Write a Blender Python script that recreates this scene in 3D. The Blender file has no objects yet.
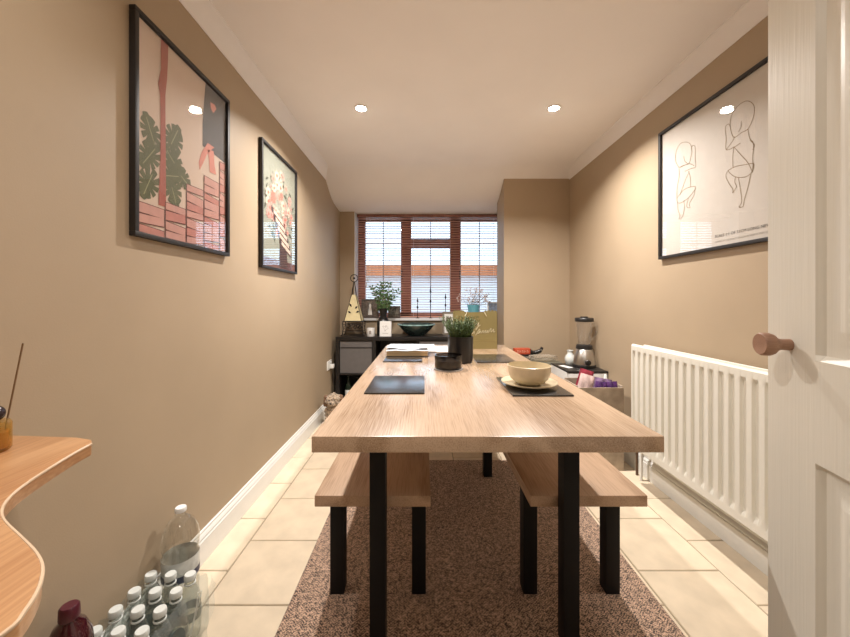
import bpy, bmesh, math, random
from mathutils import Vector, Matrix
PI = math.pi
R = random.Random(7)
scene = bpy.context.scene
COL = scene.collection

# ------------------------------------------------------------------ camera, world, exposure
F, VX, VY, EYE = 345.0, 424.0, 300.0, 1.10          # focal length and vanishing point in pixels of 850x637
cam_d = bpy.data.cameras.new('camera')
cam_d.sensor_width = 36.0
cam_d.lens = F / 850.0 * 36.0
cam_d.shift_x = (425.0 - VX) / 850.0
cam_d.shift_y = -(318.5 - VY) / 850.0
cam_d.clip_start = 0.02
cam = bpy.data.objects.new('camera', cam_d)
COL.objects.link(cam)
cam.location = (0, 0, EYE)
cam.rotation_euler = (PI / 2, 0, 0)
scene.camera = cam

world = bpy.data.worlds.new('world')
scene.world = world
world.use_nodes = True
bg = world.node_tree.nodes['Background']
bg.inputs[0].default_value = (0.62, 0.81, 1.0, 1)
bg.inputs[1].default_value = 3.1
scene.view_settings.view_transform = 'Standard'
scene.view_settings.look = 'None'
scene.view_settings.gamma = 1.0
scene.view_settings.use_curve_mapping = False
scene.view_settings.exposure = 0.18
DOWNLIGHT_W = 27.0          # the two lamps in view
NEAR_FILL_W = 6.0               # added pair out of view by the doorway, fill for the near end
HALL_FILL_W = 4.0  # added fill lamp in the unseen hall
WARM = (1.0, 0.95, 0.90)

# ------------------------------------------------------------------ room measures (metres, camera above the origin)
XL, XR = -0.938, 1.385
ZC = 2.316
YW = 3.85            # window wall
YP0, YP1, XP = 3.28, 3.59, 0.76   # pillar

def at(px, py, d):                  # a pixel at distance d
    return Vector(((px - VX) * d / F, d, EYE - (py - VY) * d / F))

# ------------------------------------------------------------------ materials
MATS = {}
def nodes_of(m):
    m.use_nodes = True
    return m.node_tree.nodes, m.node_tree.links, m.node_tree.nodes['Principled BSDF']

def mat(name, col, rough=0.5, metal=0.0, noise=0.0, nscale=20.0, bump=0.0, bscale=200.0, coat=0.0, spec=0.5, sheen=0.0, stretch=(1, 1, 1)):
    if name in MATS: return MATS[name]
    m = bpy.data.materials.new(name); MATS[name] = m
    n, l, b = nodes_of(m)
    b.inputs['Base Color'].default_value = (*col, 1)
    b.inputs['Roughness'].default_value = rough
    b.inputs['Metallic'].default_value = metal
    b.inputs['Coat Weight'].default_value = coat
    b.inputs['Coat Roughness'].default_value = rough
    b.inputs['Specular IOR Level'].default_value = spec
    b.inputs['Sheen Weight'].default_value = sheen
    tc = n.new('ShaderNodeTexCoord')
    mp = n.new('ShaderNodeMapping'); mp.inputs['Scale'].default_value = stretch
    l.new(tc.outputs['Object'], mp.inputs[0])
    nz = n.new('ShaderNodeTexNoise'); nz.inputs['Scale'].default_value = nscale; nz.inputs['Detail'].default_value = 4
    l.new(mp.outputs[0], nz.inputs['Vector'])
    rp = n.new('ShaderNodeValToRGB')
    k = max(noise, 0.01)
    rp.color_ramp.elements[0].position = 0.3; rp.color_ramp.elements[1].position = 0.7
    rp.color_ramp.elements[0].color = (*[max(c * (1 - k), 0) for c in col], 1)
    rp.color_ramp.elements[1].color = (*[min(c * (1 + k), 1) for c in col], 1)
    l.new(nz.outputs[0], rp.inputs[0]); l.new(rp.outputs[0], b.inputs['Base Color'])
    if bump:
        n2 = n.new('ShaderNodeTexNoise'); n2.inputs['Scale'].default_value = bscale; n2.inputs['Detail'].default_value = 2
        l.new(mp.outputs[0], n2.inputs['Vector'])
        bp = n.new('ShaderNodeBump'); bp.inputs['Strength'].default_value = bump; bp.inputs['Distance'].default_value = 0.002
        l.new(n2.outputs[0], bp.inputs['Height']); l.new(bp.outputs[0], b.inputs['Normal'])
    return m

def wood(name, light, dark, axis='y', scale=1.0, rough=0.38, coat=0.0):
    """grain running along one axis: stretched noise lines plus cathedral bands"""
    if name in MATS: return MATS[name]
    m = bpy.data.materials.new(name); MATS[name] = m
    n, l, b = nodes_of(m)
    tc = n.new('ShaderNodeTexCoord')
    mp = n.new('ShaderNodeMapping')
    s = {'x': (0.16, 1, 1), 'y': (1, 0.16, 1), 'z': (1, 1, 0.16)}[axis]
    mp.inputs['Scale'].default_value = s
    l.new(tc.outputs['Object'], mp.inputs[0])
    big = n.new('ShaderNodeTexNoise'); big.inputs['Scale'].default_value = 5 * scale; big.inputs['Detail'].default_value = 2
    l.new(mp.outputs[0], big.inputs['Vector'])
    mul = n.new('ShaderNodeMath'); mul.operation = 'MULTIPLY'; mul.inputs[1].default_value = 26
    l.new(big.outputs[0], mul.inputs[0])
    sn = n.new('ShaderNodeMath'); sn.operation = 'SINE'; l.new(mul.outputs[0], sn.inputs[0])
    mp2 = n.new('ShaderNodeMapping')
    mp2.inputs['Scale'].default_value = {'x': (0.03, 1, 1), 'y': (1, 0.03, 1), 'z': (1, 1, 0.03)}[axis]
    l.new(tc.outputs['Object'], mp2.inputs[0])
    fine = n.new('ShaderNodeTexNoise'); fine.inputs['Scale'].default_value = 300 * scale; fine.inputs['Detail'].default_value = 3
    l.new(mp2.outputs[0], fine.inputs['Vector'])
    mix = n.new('ShaderNodeMath'); mix.operation = 'MULTIPLY_ADD'; mix.inputs[1].default_value = 0.15
    l.new(sn.outputs[0], mix.inputs[0]); l.new(fine.outputs[0], mix.inputs[2])
    rp = n.new('ShaderNodeValToRGB')
    rp.color_ramp.elements[0].position = 0.22; rp.color_ramp.elements[0].color = (*dark, 1)
    rp.color_ramp.elements[1].position = 0.68; rp.color_ramp.elements[1].color = (*light, 1)
    l.new(mix.outputs[0], rp.inputs[0]); l.new(rp.outputs[0], b.inputs['Base Color'])
    b.inputs['Roughness'].default_value = rough
    b.inputs['Coat Weight'].default_value = coat
    b.inputs['Coat Roughness'].default_value = rough
    bp = n.new('ShaderNodeBump'); bp.inputs['Strength'].default_value = 0.12; bp.inputs['Distance'].default_value = 0.001
    l.new(fine.outputs[0], bp.inputs['Height']); l.new(bp.outputs[0], b.inputs['Normal'])
    return m

def clear(name, tint=(1, 1, 1), gloss=1.0, rough=0.02, ior=1.45, haze=0.0, hazecol=(0.9, 0.9, 0.9)):
    """thin clear plastic or glass: fresnel mirror over a tinted see-through sheet"""
    if name in MATS: return MATS[name]
    m = bpy.data.materials.new(name); MATS[name] = m
    m.use_nodes = True
    n, l = m.node_tree.nodes, m.node_tree.links
    n.clear()
    out = n.new('ShaderNodeOutputMaterial')
    tr = n.new('ShaderNodeBsdfTransparent'); tr.inputs[0].default_value = (*tint, 1)
    gl = n.new('ShaderNodeBsdfGlossy'); gl.inputs['Roughness'].default_value = rough
    gl.inputs[0].default_value = (gloss, gloss, gloss, 1)
    lw = n.new('ShaderNodeLayerWeight'); lw.inputs[0].default_value = 0.5
    pw = n.new('ShaderNodeMath'); pw.operation = 'POWER'; pw.inputs[1].default_value = 5
    l.new(lw.outputs['Facing'], pw.inputs[0])
    f0 = ((ior - 1) / (ior + 1)) ** 2
    fr = n.new('ShaderNodeMath'); fr.operation = 'MULTIPLY_ADD'; fr.inputs[1].default_value = 1 - f0; fr.inputs[2].default_value = f0
    l.new(pw.outputs[0], fr.inputs[0])
    mx = n.new('ShaderNodeMixShader')
    l.new(fr.outputs[0], mx.inputs[0]); l.new(tr.outputs[0], mx.inputs[1]); l.new(gl.outputs[0], mx.inputs[2])
    last = mx
    if haze:
        df = n.new('ShaderNodeBsdfDiffuse'); df.inputs[0].default_value = (*hazecol, 1)
        m2 = n.new('ShaderNodeMixShader'); m2.inputs[0].default_value = haze
        l.new(mx.outputs[0], m2.inputs[1]); l.new(df.outputs[0], m2.inputs[2]); last = m2
    l.new(last.outputs[0], out.inputs[0])
    return m

def emit(name, col, strength):
    if name in MATS: return MATS[name]
    m = bpy.data.materials.new(name); MATS[name] = m
    n, l, b = nodes_of(m)
    b.inputs['Base Color'].default_value = (*col, 1)
    b.inputs['Emission Color'].default_value = (*col, 1)
    b.inputs['Emission Strength'].default_value = strength
    return m

def rug_material():
    m = bpy.data.materials.new('woven_brown_rug')
    n, l, b = nodes_of(m)
    tc = n.new('ShaderNodeTexCoord')
    sp = n.new('ShaderNodeSeparateXYZ'); l.new(tc.outputs['Object'], sp.inputs[0])
    def M(op, a, bb=None, c=None):
        x = n.new('ShaderNodeMath'); x.operation = op
        for i, v in enumerate((a, bb, c)):
            if v is None: continue
            if isinstance(v, (int, float)): x.inputs[i].default_value = v
            else: l.new(v, x.inputs[i])
        return x.outputs[0]
    pp = M('PINGPONG', sp.outputs[0], 0.016)
    yy = M('ADD', sp.outputs[1], pp)
    hb = M('SINE', M('MULTIPLY', yy, 2 * PI / 0.010))
    nz = n.new('ShaderNodeTexNoise'); nz.inputs['Scale'].default_value = 200; nz.inputs['Detail'].default_value = 3
    l.new(tc.outputs['Object'], nz.inputs['Vector'])
    n3 = n.new('ShaderNodeTexNoise'); n3.inputs['Scale'].default_value = 90; n3.inputs['Detail'].default_value = 2
    l.new(tc.outputs['Object'], n3.inputs['Vector'])
    v = M('ADD', M('MULTIPLY', hb, 0.06), M('ADD', M('MULTIPLY', nz.outputs[0], 0.75), M('MULTIPLY', n3.outputs[0], 0.25)))
    rp = n.new('ShaderNodeValToRGB')
    rp.color_ramp.elements[0].position = 0.40; rp.color_ramp.elements[0].color = (0.03, 0.015, 0.009, 1)
    rp.color_ramp.elements[1].position = 0.62; rp.color_ramp.elements[1].color = (0.66, 0.44, 0.31, 1)
    l.new(v, rp.inputs[0]); l.new(rp.outputs[0], b.inputs['Base Color'])
    b.inputs['Roughness'].default_value = 0.85
    b.inputs['Sheen Weight'].default_value = 0.3
    bp = n.new('ShaderNodeBump'); bp.inputs['Strength'].default_value = 0.9; bp.inputs['Distance'].default_value = 0.003
    l.new(v, bp.inputs['Height']); l.new(bp.outputs[0], b.inputs['Normal'])
    return m

M_wall = mat('beige_wall_paint', (0.42, 0.32, 0.215), 0.55, noise=0.03, nscale=3, bump=0.12, bscale=240)
M_ceil = mat('warm_white_ceiling_paint', (0.90, 0.86, 0.83), 0.7, noise=0.015, nscale=4, bump=0.05, bscale=150)
M_cove = mat('white_coving_paint', (0.86, 0.82, 0.79), 0.5, noise=0.01)
M_white = mat('white_gloss_paint', (0.80, 0.79, 0.75), 0.3, noise=0.015, bump=0.03)
M_sill = mat('white_sill', (0.82, 0.82, 0.82), 0.25)
M_tile = mat('cream_stone_tile', (0.73, 0.615, 0.46), 0.35, noise=0.10, nscale=9, bump=0.12, bscale=60)
M_grout = mat('beige_grout', (0.36, 0.29, 0.20), 0.9, noise=0.1)
M_oak = wood('oak_table_top', (0.58, 0.41, 0.28), (0.32, 0.20, 0.115), 'y', 1.0, 0.25, 1.0)
M_oakb = wood('oak_bench_seat', (0.55, 0.375, 0.25), (0.32, 0.195, 0.115), 'y', 1.0, 0.4)
M_black = mat('black_powder_coat', (0.006, 0.006, 0.007), 0.6, spec=0.3, noise=0.1, bump=0.08, bscale=400)
M_rug = rug_material()
M_frame = mat('black_frame', (0.016, 0.013, 0.012), 0.5, noise=0.1)
M_glass = clear('picture_glass', (1, 1, 1), 1.0, 0.0, 1.5)
M_win = clear('window_glass', (0.97, 0.99, 1.0), 1.0, 0.0, 1.5)
M_mahog = wood('mahogany_frame', (0.34, 0.16, 0.12), (0.24, 0.10, 0.07), 'z', 1.0, 0.4)
M_slat = wood('cherry_slat', (0.62, 0.31, 0.22), (0.48, 0.22, 0.15), 'x', 1.0, 0.4)
M_dark = mat('black_brown_laminate', (0.010, 0.008, 0.0075), 0.4, noise=0.15, nscale=30, stretch=(0.2, 1, 1))
M_grey = mat('grey_felt_box', (0.12, 0.108, 0.103), 0.85, noise=0.06, bump=0.2, bscale=400)
M_rad = mat('radiator_enamel', (0.80, 0.77, 0.68), 0.35)
M_door = mat('cream_door_paint', (0.78, 0.75, 0.66), 0.4, noise=0.012, bump=0.22, bscale=160, stretch=(1, 1, 0.03))
M_knob = wood('bare_wood_knob', (0.42, 0.25, 0.17), (0.30, 0.16, 0.10), 'y', 2.0, 0.5)
M_slate = mat('dark_slate_mat', (0.010, 0.011, 0.013), 0.24, coat=1.0, noise=0.2, nscale=60, bump=0.25, bscale=350, stretch=(1, 0.25, 1))
M_slate.node_tree.nodes['Principled BSDF'].inputs['Coat IOR'].default_value = 1.6
M_cream = mat('cream_stoneware', (0.66, 0.56, 0.39), 0.3, noise=0.05, nscale=40, bump=0.05)
M_smoke = clear('smoky_glass', (0.30, 0.29, 0.29), 1.0, 0.03, 1.5)
M_wax = mat('dark_wax', (0.035, 0.028, 0.026), 0.5, noise=0.2)
M_coast = mat('grey_coaster', (0.30, 0.27, 0.25), 0.6)
M_pot = mat('black_ceramic', (0.009, 0.009, 0.010), 0.28, noise=0.1)
M_soil = mat('soil', (0.03, 0.02, 0.014), 0.95, bump=0.5)
M_green = mat('herb_green', (0.06, 0.10, 0.025), 0.6, noise=0.55, nscale=60)
M_leaf = mat('leaf_green', (0.07, 0.13, 0.045), 0.45, noise=0.4, nscale=40)
M_stem = mat('brown_stem', (0.10, 0.075, 0.035), 0.7)
M_bag = mat('olive_gold_paper', (0.20, 0.16, 0.058), 0.55, noise=0.06, nscale=8)
M_ink = mat('cream_ink', (0.80, 0.74, 0.52), 0.5)
M_paper = mat('white_paper', (0.80, 0.79, 0.77), 0.6, noise=0.02)
M_page = mat('yellowed_page_edges', (0.50, 0.36, 0.20), 0.8, noise=0.25, nscale=6, stretch=(1, 1, 90))
M_mag = mat('magazine_cover', (0.62, 0.64, 0.68), 0.25, noise=0.35, nscale=14)
M_iron = mat('wrought_iron', (0.025, 0.02, 0.017), 0.5, metal=0.4, noise=0.2)
M_shade = mat('cream_lamp_shade', (0.72, 0.62, 0.36), 0.7, noise=0.08, nscale=30)
M_teal = mat('teal_glazed_glass', (0.03, 0.055, 0.055), 0.14, noise=0.3, nscale=30, coat=0.5)
M_tealin = mat('pale_teal_rim', (0.22, 0.36, 0.35), 0.2, noise=0.4, nscale=25)
M_steel = mat('brushed_steel', (0.55, 0.53, 0.50), 0.28, metal=1.0, noise=0.05, nscale=90, stretch=(1, 1, 0.05))
M_bplas = mat('black_plastic', (0.014, 0.013, 0.013), 0.35)
M_jar = clear('blender_glass', (0.95, 0.95, 0.95), 1.0, 0.02, 1.6, 0.025, (0.8, 0.8, 0.8))
M_wlam = mat('white_laminate', (0.72, 0.70, 0.67), 0.4)
M_card = mat('marbled_cardboard', (0.40, 0.32, 0.24), 0.8, noise=0.22, nscale=16)
M_pet = clear('clear_pet_bottle', (0.86, 0.86, 0.84), 1.0, 0.03, 1.8, 0.05, (0.6, 0.58, 0.52))
M_pets = clear('small_pet_bottle', (0.84, 0.87, 0.85), 1.0, 0.05, 1.7, 0.10, (0.45, 0.48, 0.45))
M_cap = mat('white_bottle_cap', (0.62, 0.64, 0.61), 0.45)
M_film = clear('shrink_film', (0.94, 0.96, 0.96), 1.0, 0.10, 1.4, 0.10, (0.75, 0.8, 0.78))
M_lead = mat('lead_strip', (0.12, 0.13, 0.15), 0.5)

# ------------------------------------------------------------------ mesh building
class MB:
    def __init__(s): s.v = []; s.f = []; s.mi = []; s.cur = 0
    def face(s, idx): s.f.append(idx); s.mi.append(s.cur)
    def box(s, x0, x1, y0, y1, z0, z1):
        b = len(s.v)
        s.v += [(x, y, z) for z in (z0, z1) for y in (y0, y1) for x in (x0, x1)]
        for q in ((0, 2, 3, 1), (4, 5, 7, 6), (0, 1, 5, 4), (2, 6, 7, 3), (0, 4, 6, 2), (1, 3, 7, 5)):
            s.face([b + i for i in q])
        return s
    def prism(s, poly, axis, a0, a1):
        b = len(s.v); n = len(poly)
        mk = {'x': lambda p, a: (a, p[0], p[1]), 'y': lambda p, a: (p[0], a, p[1]), 'z': lambda p, a: (p[0], p[1], a)}[axis]
        s.v += [mk(p, a0) for p in poly] + [mk(p, a1) for p in poly]
        s.face([b + i for i in range(n)]); s.face([b + n + i for i in range(n)][::-1])
        for i in range(n):
            j = (i + 1) % n
            s.face([b + i, b + j, b + n + j, b + n + i])
        return s
    def flat(s, poly, y):           # one polygon in a plane y = const, points (x, z)
        b = len(s.v); s.v += [(p[0], y, p[1]) for p in poly]
        s.face([b + i for i in range(len(poly))]); return s
    def lathe(s, prof, n=24, c=(0, 0, 0), close=False):
        b = len(s.v); k = len(prof)
        for i in range(n):
            a = 2 * PI * i / n
            s.v += [(c[0] + r * math.cos(a), c[1] + r * math.sin(a), c[2] + z) for r, z in prof]
        for i in range(n):
            j = (i + 1) % n
            for q in range(k - 1):
                s.face([b + i * k + q, b + j * k + q, b + j * k + q + 1, b + i * k + q + 1])
        if not close:
            if prof[0][0] > 1e-6: s.face([b + i * k for i in range(n)][::-1])
            if prof[-1][0] > 1e-6: s.face([b + i * k + k - 1 for i in range(n)])
        return s
    def tube(s, pts, r, n=6, closed=False, flat=1.0):
        pts = [Vector(p) for p in pts]; m = len(pts); b = len(s.v)
        rs = r if isinstance(r, (list, tuple)) else [r] * m
        up = None
        for i, p in enumerate(pts):
            if closed: t = pts[(i + 1) % m] - pts[i - 1]
            else: t = pts[min(i + 1, m - 1)] - pts[max(i - 1, 0)]
            t.normalize()
            if up is None: up = t.orthogonal().normalized()
            u = up - t * up.dot(t)
            if u.length < 1e-5: u = t.orthogonal()
            u.normalize(); up = u; w = t.cross(u)
            for k in range(n):
                a = 2 * PI * k / n
                s.v.append(tuple(p + (u * math.cos(a) + w * math.sin(a) * flat) * rs[i]))
        for i in range(m if closed else m - 1):
            j = (i + 1) % m
            for k in range(n):
                k2 = (k + 1) % n
                s.face([b + i * n + k, b + i * n + k2, b + j * n + k2, b + j * n + k])
        if not closed:
            s.face([b + k for k in range(n)][::-1]); s.face([b + (m - 1) * n + k for k in range(n)])
        return s
    def grid(s, fn, nu, nv):
        b = len(s.v)
        s.v += [tuple(fn(i / nu, j / nv)) for i in range(nu + 1) for j in range(nv + 1)]
        for i in range(nu):
            for j in range(nv):
                a = b + i * (nv + 1) + j
                s.face([a, a + nv + 1, a + nv + 2, a + 1])
        return s
    def ball(s, c, r, nu=12, nv=8, jit=0.0, rnd=None):
        r = r if isinstance(r, (tuple, list)) else (r, r, r)
        b = len(s.v)
        s.v.append((c[0], c[1], c[2] - r[2]))
        for j in range(1, nv):
            th = PI * j / nv
            for i in range(nu):
                a = 2 * PI * i / nu
                q = 1 + (rnd.uniform(-jit, jit) if jit else 0)
                s.v.append((c[0] + r[0] * q * math.sin(th) * math.cos(a), c[1] + r[1] * q * math.sin(th) * math.sin(a), c[2] - r[2] * q * math.cos(th)))
        s.v.append((c[0], c[1], c[2] + r[2])); e = len(s.v) - 1
        for i in range(nu):
            k = (i + 1) % nu
            s.face([b, b + 1 + k, b + 1 + i]); s.face([e, e - nu + i, e - nu + k])
            for j in range(nv - 2):
                a = b + 1 + j * nu
                s.face([a + i, a + k, a + nu + k, a + nu + i])
        return s
    def leaf(s, base, d, up, L, W, fold=0.25):
        d = Vector(d).normalized(); up = Vector(up); side = d.cross(up)
        if side.length < 1e-4: side = d.orthogonal()
        side.normalize(); nn = side.cross(d); base = Vector(base); b = len(s.v)
        s.v += [tuple(base), tuple(base + d * L * .5 + side * W * .5 + nn * W * fold), tuple(base + d * L - nn * L * .15),
                tuple(base + d * L * .5 - side * W * .5 + nn * W * fold), tuple(base + d * L * .5)]
        s.face([b, b + 1, b + 4]); s.face([b + 1, b + 2, b + 4]); s.face([b, b + 4, b + 3]); s.face([b + 3, b + 4, b + 2])
        return s
    def mesh(s, name, mats, smooth=None, bevel=0.0, segs=2, norm=True):
        me = bpy.data.meshes.new(name)
        me.from_pydata(s.v, [], s.f)
        mats = mats if isinstance(mats, (list, tuple)) else [mats]
        for m in mats: me.materials.append(m)
        if len(mats) > 1:
            for p, i in zip(me.polygons, s.mi): p.material_index = i
        bm = bmesh.new(); bm.from_mesh(me)
        if norm: bmesh.ops.recalc_face_normals(bm, faces=bm.faces)
        if bevel:
            ed = [e for e in bm.edges if len(e.link_faces) == 2 and e.calc_face_angle(0) > 0.5]
            bmesh.ops.bevel(bm, geom=ed, offset=bevel, segments=segs, profile=0.6, affect='EDGES', clamp_overlap=True)
        bm.to_mesh(me); bm.free()
        if smooth is not None or bevel:
            for p in me.polygons: p.use_smooth = True
            me.set_sharp_from_angle(angle=math.radians(40 if smooth is None else smooth))
        return me
    def build(s, name, mats, parent=None, loc=(0, 0, 0), rotz=0.0, smooth=None, bevel=0.0, segs=2, norm=True):
        return obj(name, s.mesh(name, mats, smooth, bevel, segs, norm), parent, loc, rotz)

def obj(name, data, parent=None, loc=(0, 0, 0), rotz=0.0):
    o = bpy.data.objects.new(name, data); COL.objects.link(o)
    o.location = loc; o.rotation_euler = (0, 0, rotz)
    if parent is not None: o.parent = parent
    return o
def tag(o, label=None, cat=None, group=None, kind=None):
    if label: o['label'] = label
    if cat: o['category'] = cat
    if group: o['group'] = group
    if kind: o['kind'] = kind
    return o
def thing(name, label, cat, loc=(0, 0, 0), rotz=0.0, group=None):
    o = bpy.data.objects.new(name, None); COL.objects.link(o)
    o.empty_display_size = 0.05
    o.location = loc; o.rotation_euler = (0, 0, rotz)
    return tag(o, label, cat, group)
def struct(o, label, cat): return tag(o, label, cat, kind='structure')
def copy_tree(o, parent=None):
    c = o.copy(); COL.objects.link(c); c.parent = parent
    for ch in list(o.children): copy_tree(ch, c)
    return c
def smooth_path(pts, k=6, closed=False):
    pts = [Vector(p) for p in pts]; n = len(pts); out = []
    rng = range(n if closed else n - 1)
    for i in rng:
        g = (lambda q: pts[q % n]) if closed else (lambda q: pts[min(max(q, 0), n - 1)])
        p0, p1, p2, p3 = g(i - 1), g(i), g(i + 1), g(i + 2)
        for j in range(k):
            t = j / k
            out.append(0.5 * ((2 * p1) + (p2 - p0) * t + (2 * p0 - 5 * p1 + 4 * p2 - p3) * t * t + (3 * p1 - p0 - 3 * p2 + p3) * t ** 3))
    if not closed: out.append(pts[-1])
    return out
def ribbon(mb, pts, w, y):          # a printed line in the plane y = const, points (x, z)
    n = len(pts)
    for i in range(n - 1):
        a, b = Vector(pts[i][:2]), Vector(pts[i + 1][:2])
        d = b - a
        if d.length < 1e-6: continue
        d.normalize(); q = Vector((-d.y, d.x)) * w / 2; a = a - d * w * .2; b = b + d * w * .2
        mb.flat([a + q, b + q, b - q, a - q], y)
def text_mesh(body, size, mat_, name, parent, loc, rot, extrude=0.0):
    cu = bpy.data.curves.new(name, 'FONT'); cu.body = body; cu.size = size; cu.extrude = extrude; cu.resolution_u = 2
    t = bpy.data.objects.new(name, cu); COL.objects.link(t)
    dg = bpy.context.evaluated_depsgraph_get()
    me = bpy.data.meshes.new_from_object(t.evaluated_get(dg))
    bpy.data.objects.remove(t)
    me.materials.clear(); me.materials.append(mat_)
    o = obj(name, me, parent, loc); o.rotation_euler = rot
    return o

# ------------------------------------------------------------------ the room
fl = struct(MB().box(XL, XR, -0.02, YW, -0.10, -0.004).build('floor', M_grout), 'cream stone tiled floor laid in staggered columns', 'floor')
edges = [XL, -0.796] + [-0.796 + 0.333 * k for k in range(1, 7)] + [XR]
tile_cache = {}
def tile_mesh(w, d):
    key = (round(w, 3), round(d, 3))
    if key not in tile_cache:
        tile_cache[key] = MB().box(-w / 2, w / 2, -d / 2, d / 2, -0.012, 0).mesh('tile', M_tile, bevel=0.0025, segs=1)
    return tile_cache[key]
for c in range(len(edges) - 1):
    x0, x1 = edges[c] + 0.0025, edges[c + 1] - 0.0025
    y = (1.404 if c % 2 == 0 else 1.245) - 0.3345 * 5
    while y < YW:
        a, b = max(y + 0.0025, -0.02), min(y + 0.3345 - 0.0025, YW)
        if b - a > 0.03:
            t = obj('tile', tile_mesh(x1 - x0, b - a), fl, ((x0 + x1) / 2, (a + b) / 2, R.uniform(-0.0008, 0)))
        y += 0.3345

struct(MB().box(XL - 0.12, XL, -0.12, YW + 0.3, -0.1, 2.5).build('wall_left', M_wall), 'beige painted wall with two framed prints', 'wall')
struct(MB().box(XR, XR + 0.12, -0.12, YW + 0.3, -0.1, 2.5).build('wall_right', M_wall), 'beige painted wall behind the white radiator', 'wall')
# chimney-like pillar in the far right corner
struct(MB().box(XP, XR, YP0, YP1, 0, 2.4).box(0.965, XR, YP1, YW + 0.3, 0, 2.4).build('wall_pillar', M_wall), 'beige boxed-out pillar beside the window', 'wall')
# window wall: under the sill and the strip left of the recess
wb = MB().box(XL, -0.778, YW, YW + 0.3, 0, 2.2).box(-0.778, 0.965, YW, YW + 0.3, 0, 0.872)
struct(wb.build('wall_back', M_wall), 'beige wall below and left of the window', 'wall')
# doorway wall behind the camera and the hall beyond it
wf = MB().box(XL, -0.33, -0.12, -0.02, -0.1, 2.4).box(0.56, XR, -0.12, -0.02, -0.1, 2.4).box(-0.33, 0.56, -0.12, -0.02, 2.03, 2.4)
struct(wf.build('wall_front', M_wall), 'beige wall around the doorway', 'wall')
wh = MB().box(XL - 0.1, XL, -1.6, -0.12, -0.1, 2.4).box(XR, XR + 0.1, -1.6, -0.12, -0.1, 2.4).box(XL - 0.1, XR + 0.1, -1.7, -1.6, -0.1, 2.4)
struct(wh.build('wall_hall', M_wall), 'beige walls of the hall behind the doorway', 'wall')
struct(MB().box(XL, XR, -1.6, -0.02, -0.1, -0.001).build('floor_hall', M_tile), 'plain cream floor of the hall', 'floor')
prof = [(-1.7, ZC), (3.09, ZC), (3.15, 2.306), (3.22, 2.282), (3.30, 2.243), (3.38, 2.195), (3.44, 2.160), (3.51, 2.128), (3.58, 2.108), (3.68, 2.094), (3.80, 2.086), (4.15, 2.080), (4.15, 2.55), (-1.7, 2.55)]
struct(MB().prism(prof, 'x', XL - 0.1, XR + 0.1).build('ceiling', M_ceil, smooth=30), 'warm white ceiling curving down towards the window', 'ceiling')
# coving
def cove(side, y1):
    x = XL if side < 0 else XR
    pts = [(0.0, 0.075)] + [(0.0, 0.0), (0.004, 0.0), (0.010, 0.010), (0.022, 0.026), (0.040, 0.045), (0.056, 0.058), (0.070, 0.064), (0.070, 0.070), (0.070, 0.075)]
    poly = [(x - side * u, ZC - 0.07 + w) for u, w in pts]
    return MB().prism(poly, 'y', -0.02, y1)
struct(cove(-1, 3.285).build('trim_1', M_cove, smooth=50), 'white ceiling coving above the two framed prints', 'coving')
struct(cove(1, YP0).build('trim_2', M_cove, smooth=50), 'white ceiling coving above the radiator wall', 'coving')
def skirting(side, y0, y1):
    x = XL if side < 0 else XR
    pts = [(0, 0), (0.017, 0), (0.017, 0.092), (0.012, 0.098), (0.015, 0.104), (0.012, 0.113), (0.007, 0.119), (0.007, 0.128), (0.0, 0.130)]
    return MB().prism([(x - side * u, w) for u, w in pts], 'y', y0, y1)
struct(skirting(-1, -0.02, YW).build('baseboard_left', M_white, smooth=30), 'white moulded skirting board along the print wall', 'skirting board')
struct(skirting(1, -0.02, YP0).build('baseboard_right', M_white, smooth=30), 'white moulded skirting board under the radiator', 'skirting board')
# window sill
struct(MB().box(-0.778, 0.965, YW - 0.03, 4.06, 0.872, 0.897).build('trim_3', M_sill, bevel=0.004), 'white window sill behind the dark shelf unit', 'window sill')

# white plaster window reveal on the left side
struct(MB().box(-0.790, -0.770, YW + 0.004, 4.05, 0.897, 2.085).build('trim_4', M_sill), 'white side reveal of the window beside the blind', 'window reveal')

# window
wn = thing('window_1', 'mahogany framed window with four panes behind the blind', 'window', (0, 4.05, 0)); wn['kind'] = 'structure'
Z0, Z1 = 0.897, 2.085
def fr(name, x0, x1, z0, z1, y0=0.0, y1=0.07):
    return MB().box(x0, x1, y0, y1, z0, z1).build(name, M_mahog, wn, bevel=0.006)
fr('outer_frame', -0.77, 0.965, Z1 - 0.06, Z1); fr('outer_frame', -0.77, 0.965, Z0, Z0 + 0.055)
fr('outer_frame', -0.77, -0.69, Z0, Z1); fr('outer_frame', 0.875, 0.965, Z0, Z1)
fr('mullion', -0.272, -0.150, Z0, Z1); fr('mullion', 0.306, 0.434, Z0, Z1)
fr('transom', -0.150, 0.306, 1.712, 1.816)
PANES = [(-0.69, -0.272, Z0 + 0.055, Z1 - 0.06), (-0.150, 0.306, Z0 + 0.055, 1.712), (-0.150, 0.306, 1.816, Z1 - 0.06), (0.434, 0.875, Z0 + 0.055, Z1 - 0.06)]
for i, (x0, x1, z0, z1) in enumerate(PANES):
    p = MB().box(x0, x1, 0.03, 0.034, z0, z1).build('pane', M_win, wn)
    xm = (x0 + x1) / 2
    MB().box(xm - 0.005, xm + 0.005, 0.024, 0.030, z0, z1).build('lead_bar', M_lead, p)
    if i in (0, 3): MB().box(x0, x1, 0.024, 0.030, 1.757, 1.767).build('lead_bar', M_lead, p)
    elif i == 1: MB().box(x0, x1, 0.024, 0.030, 1.357, 1.365).build('lead_bar', M_lead, p)
for x, z in ((-0.26, 1.40), (0.42, 1.40)):
    MB().tube([(x, -0.002, z - .05), (x, -0.03, z - .04), (x, -0.035, z + .05)], 0.008, 8).build('handle', M_frame, wn, smooth=40)
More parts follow.
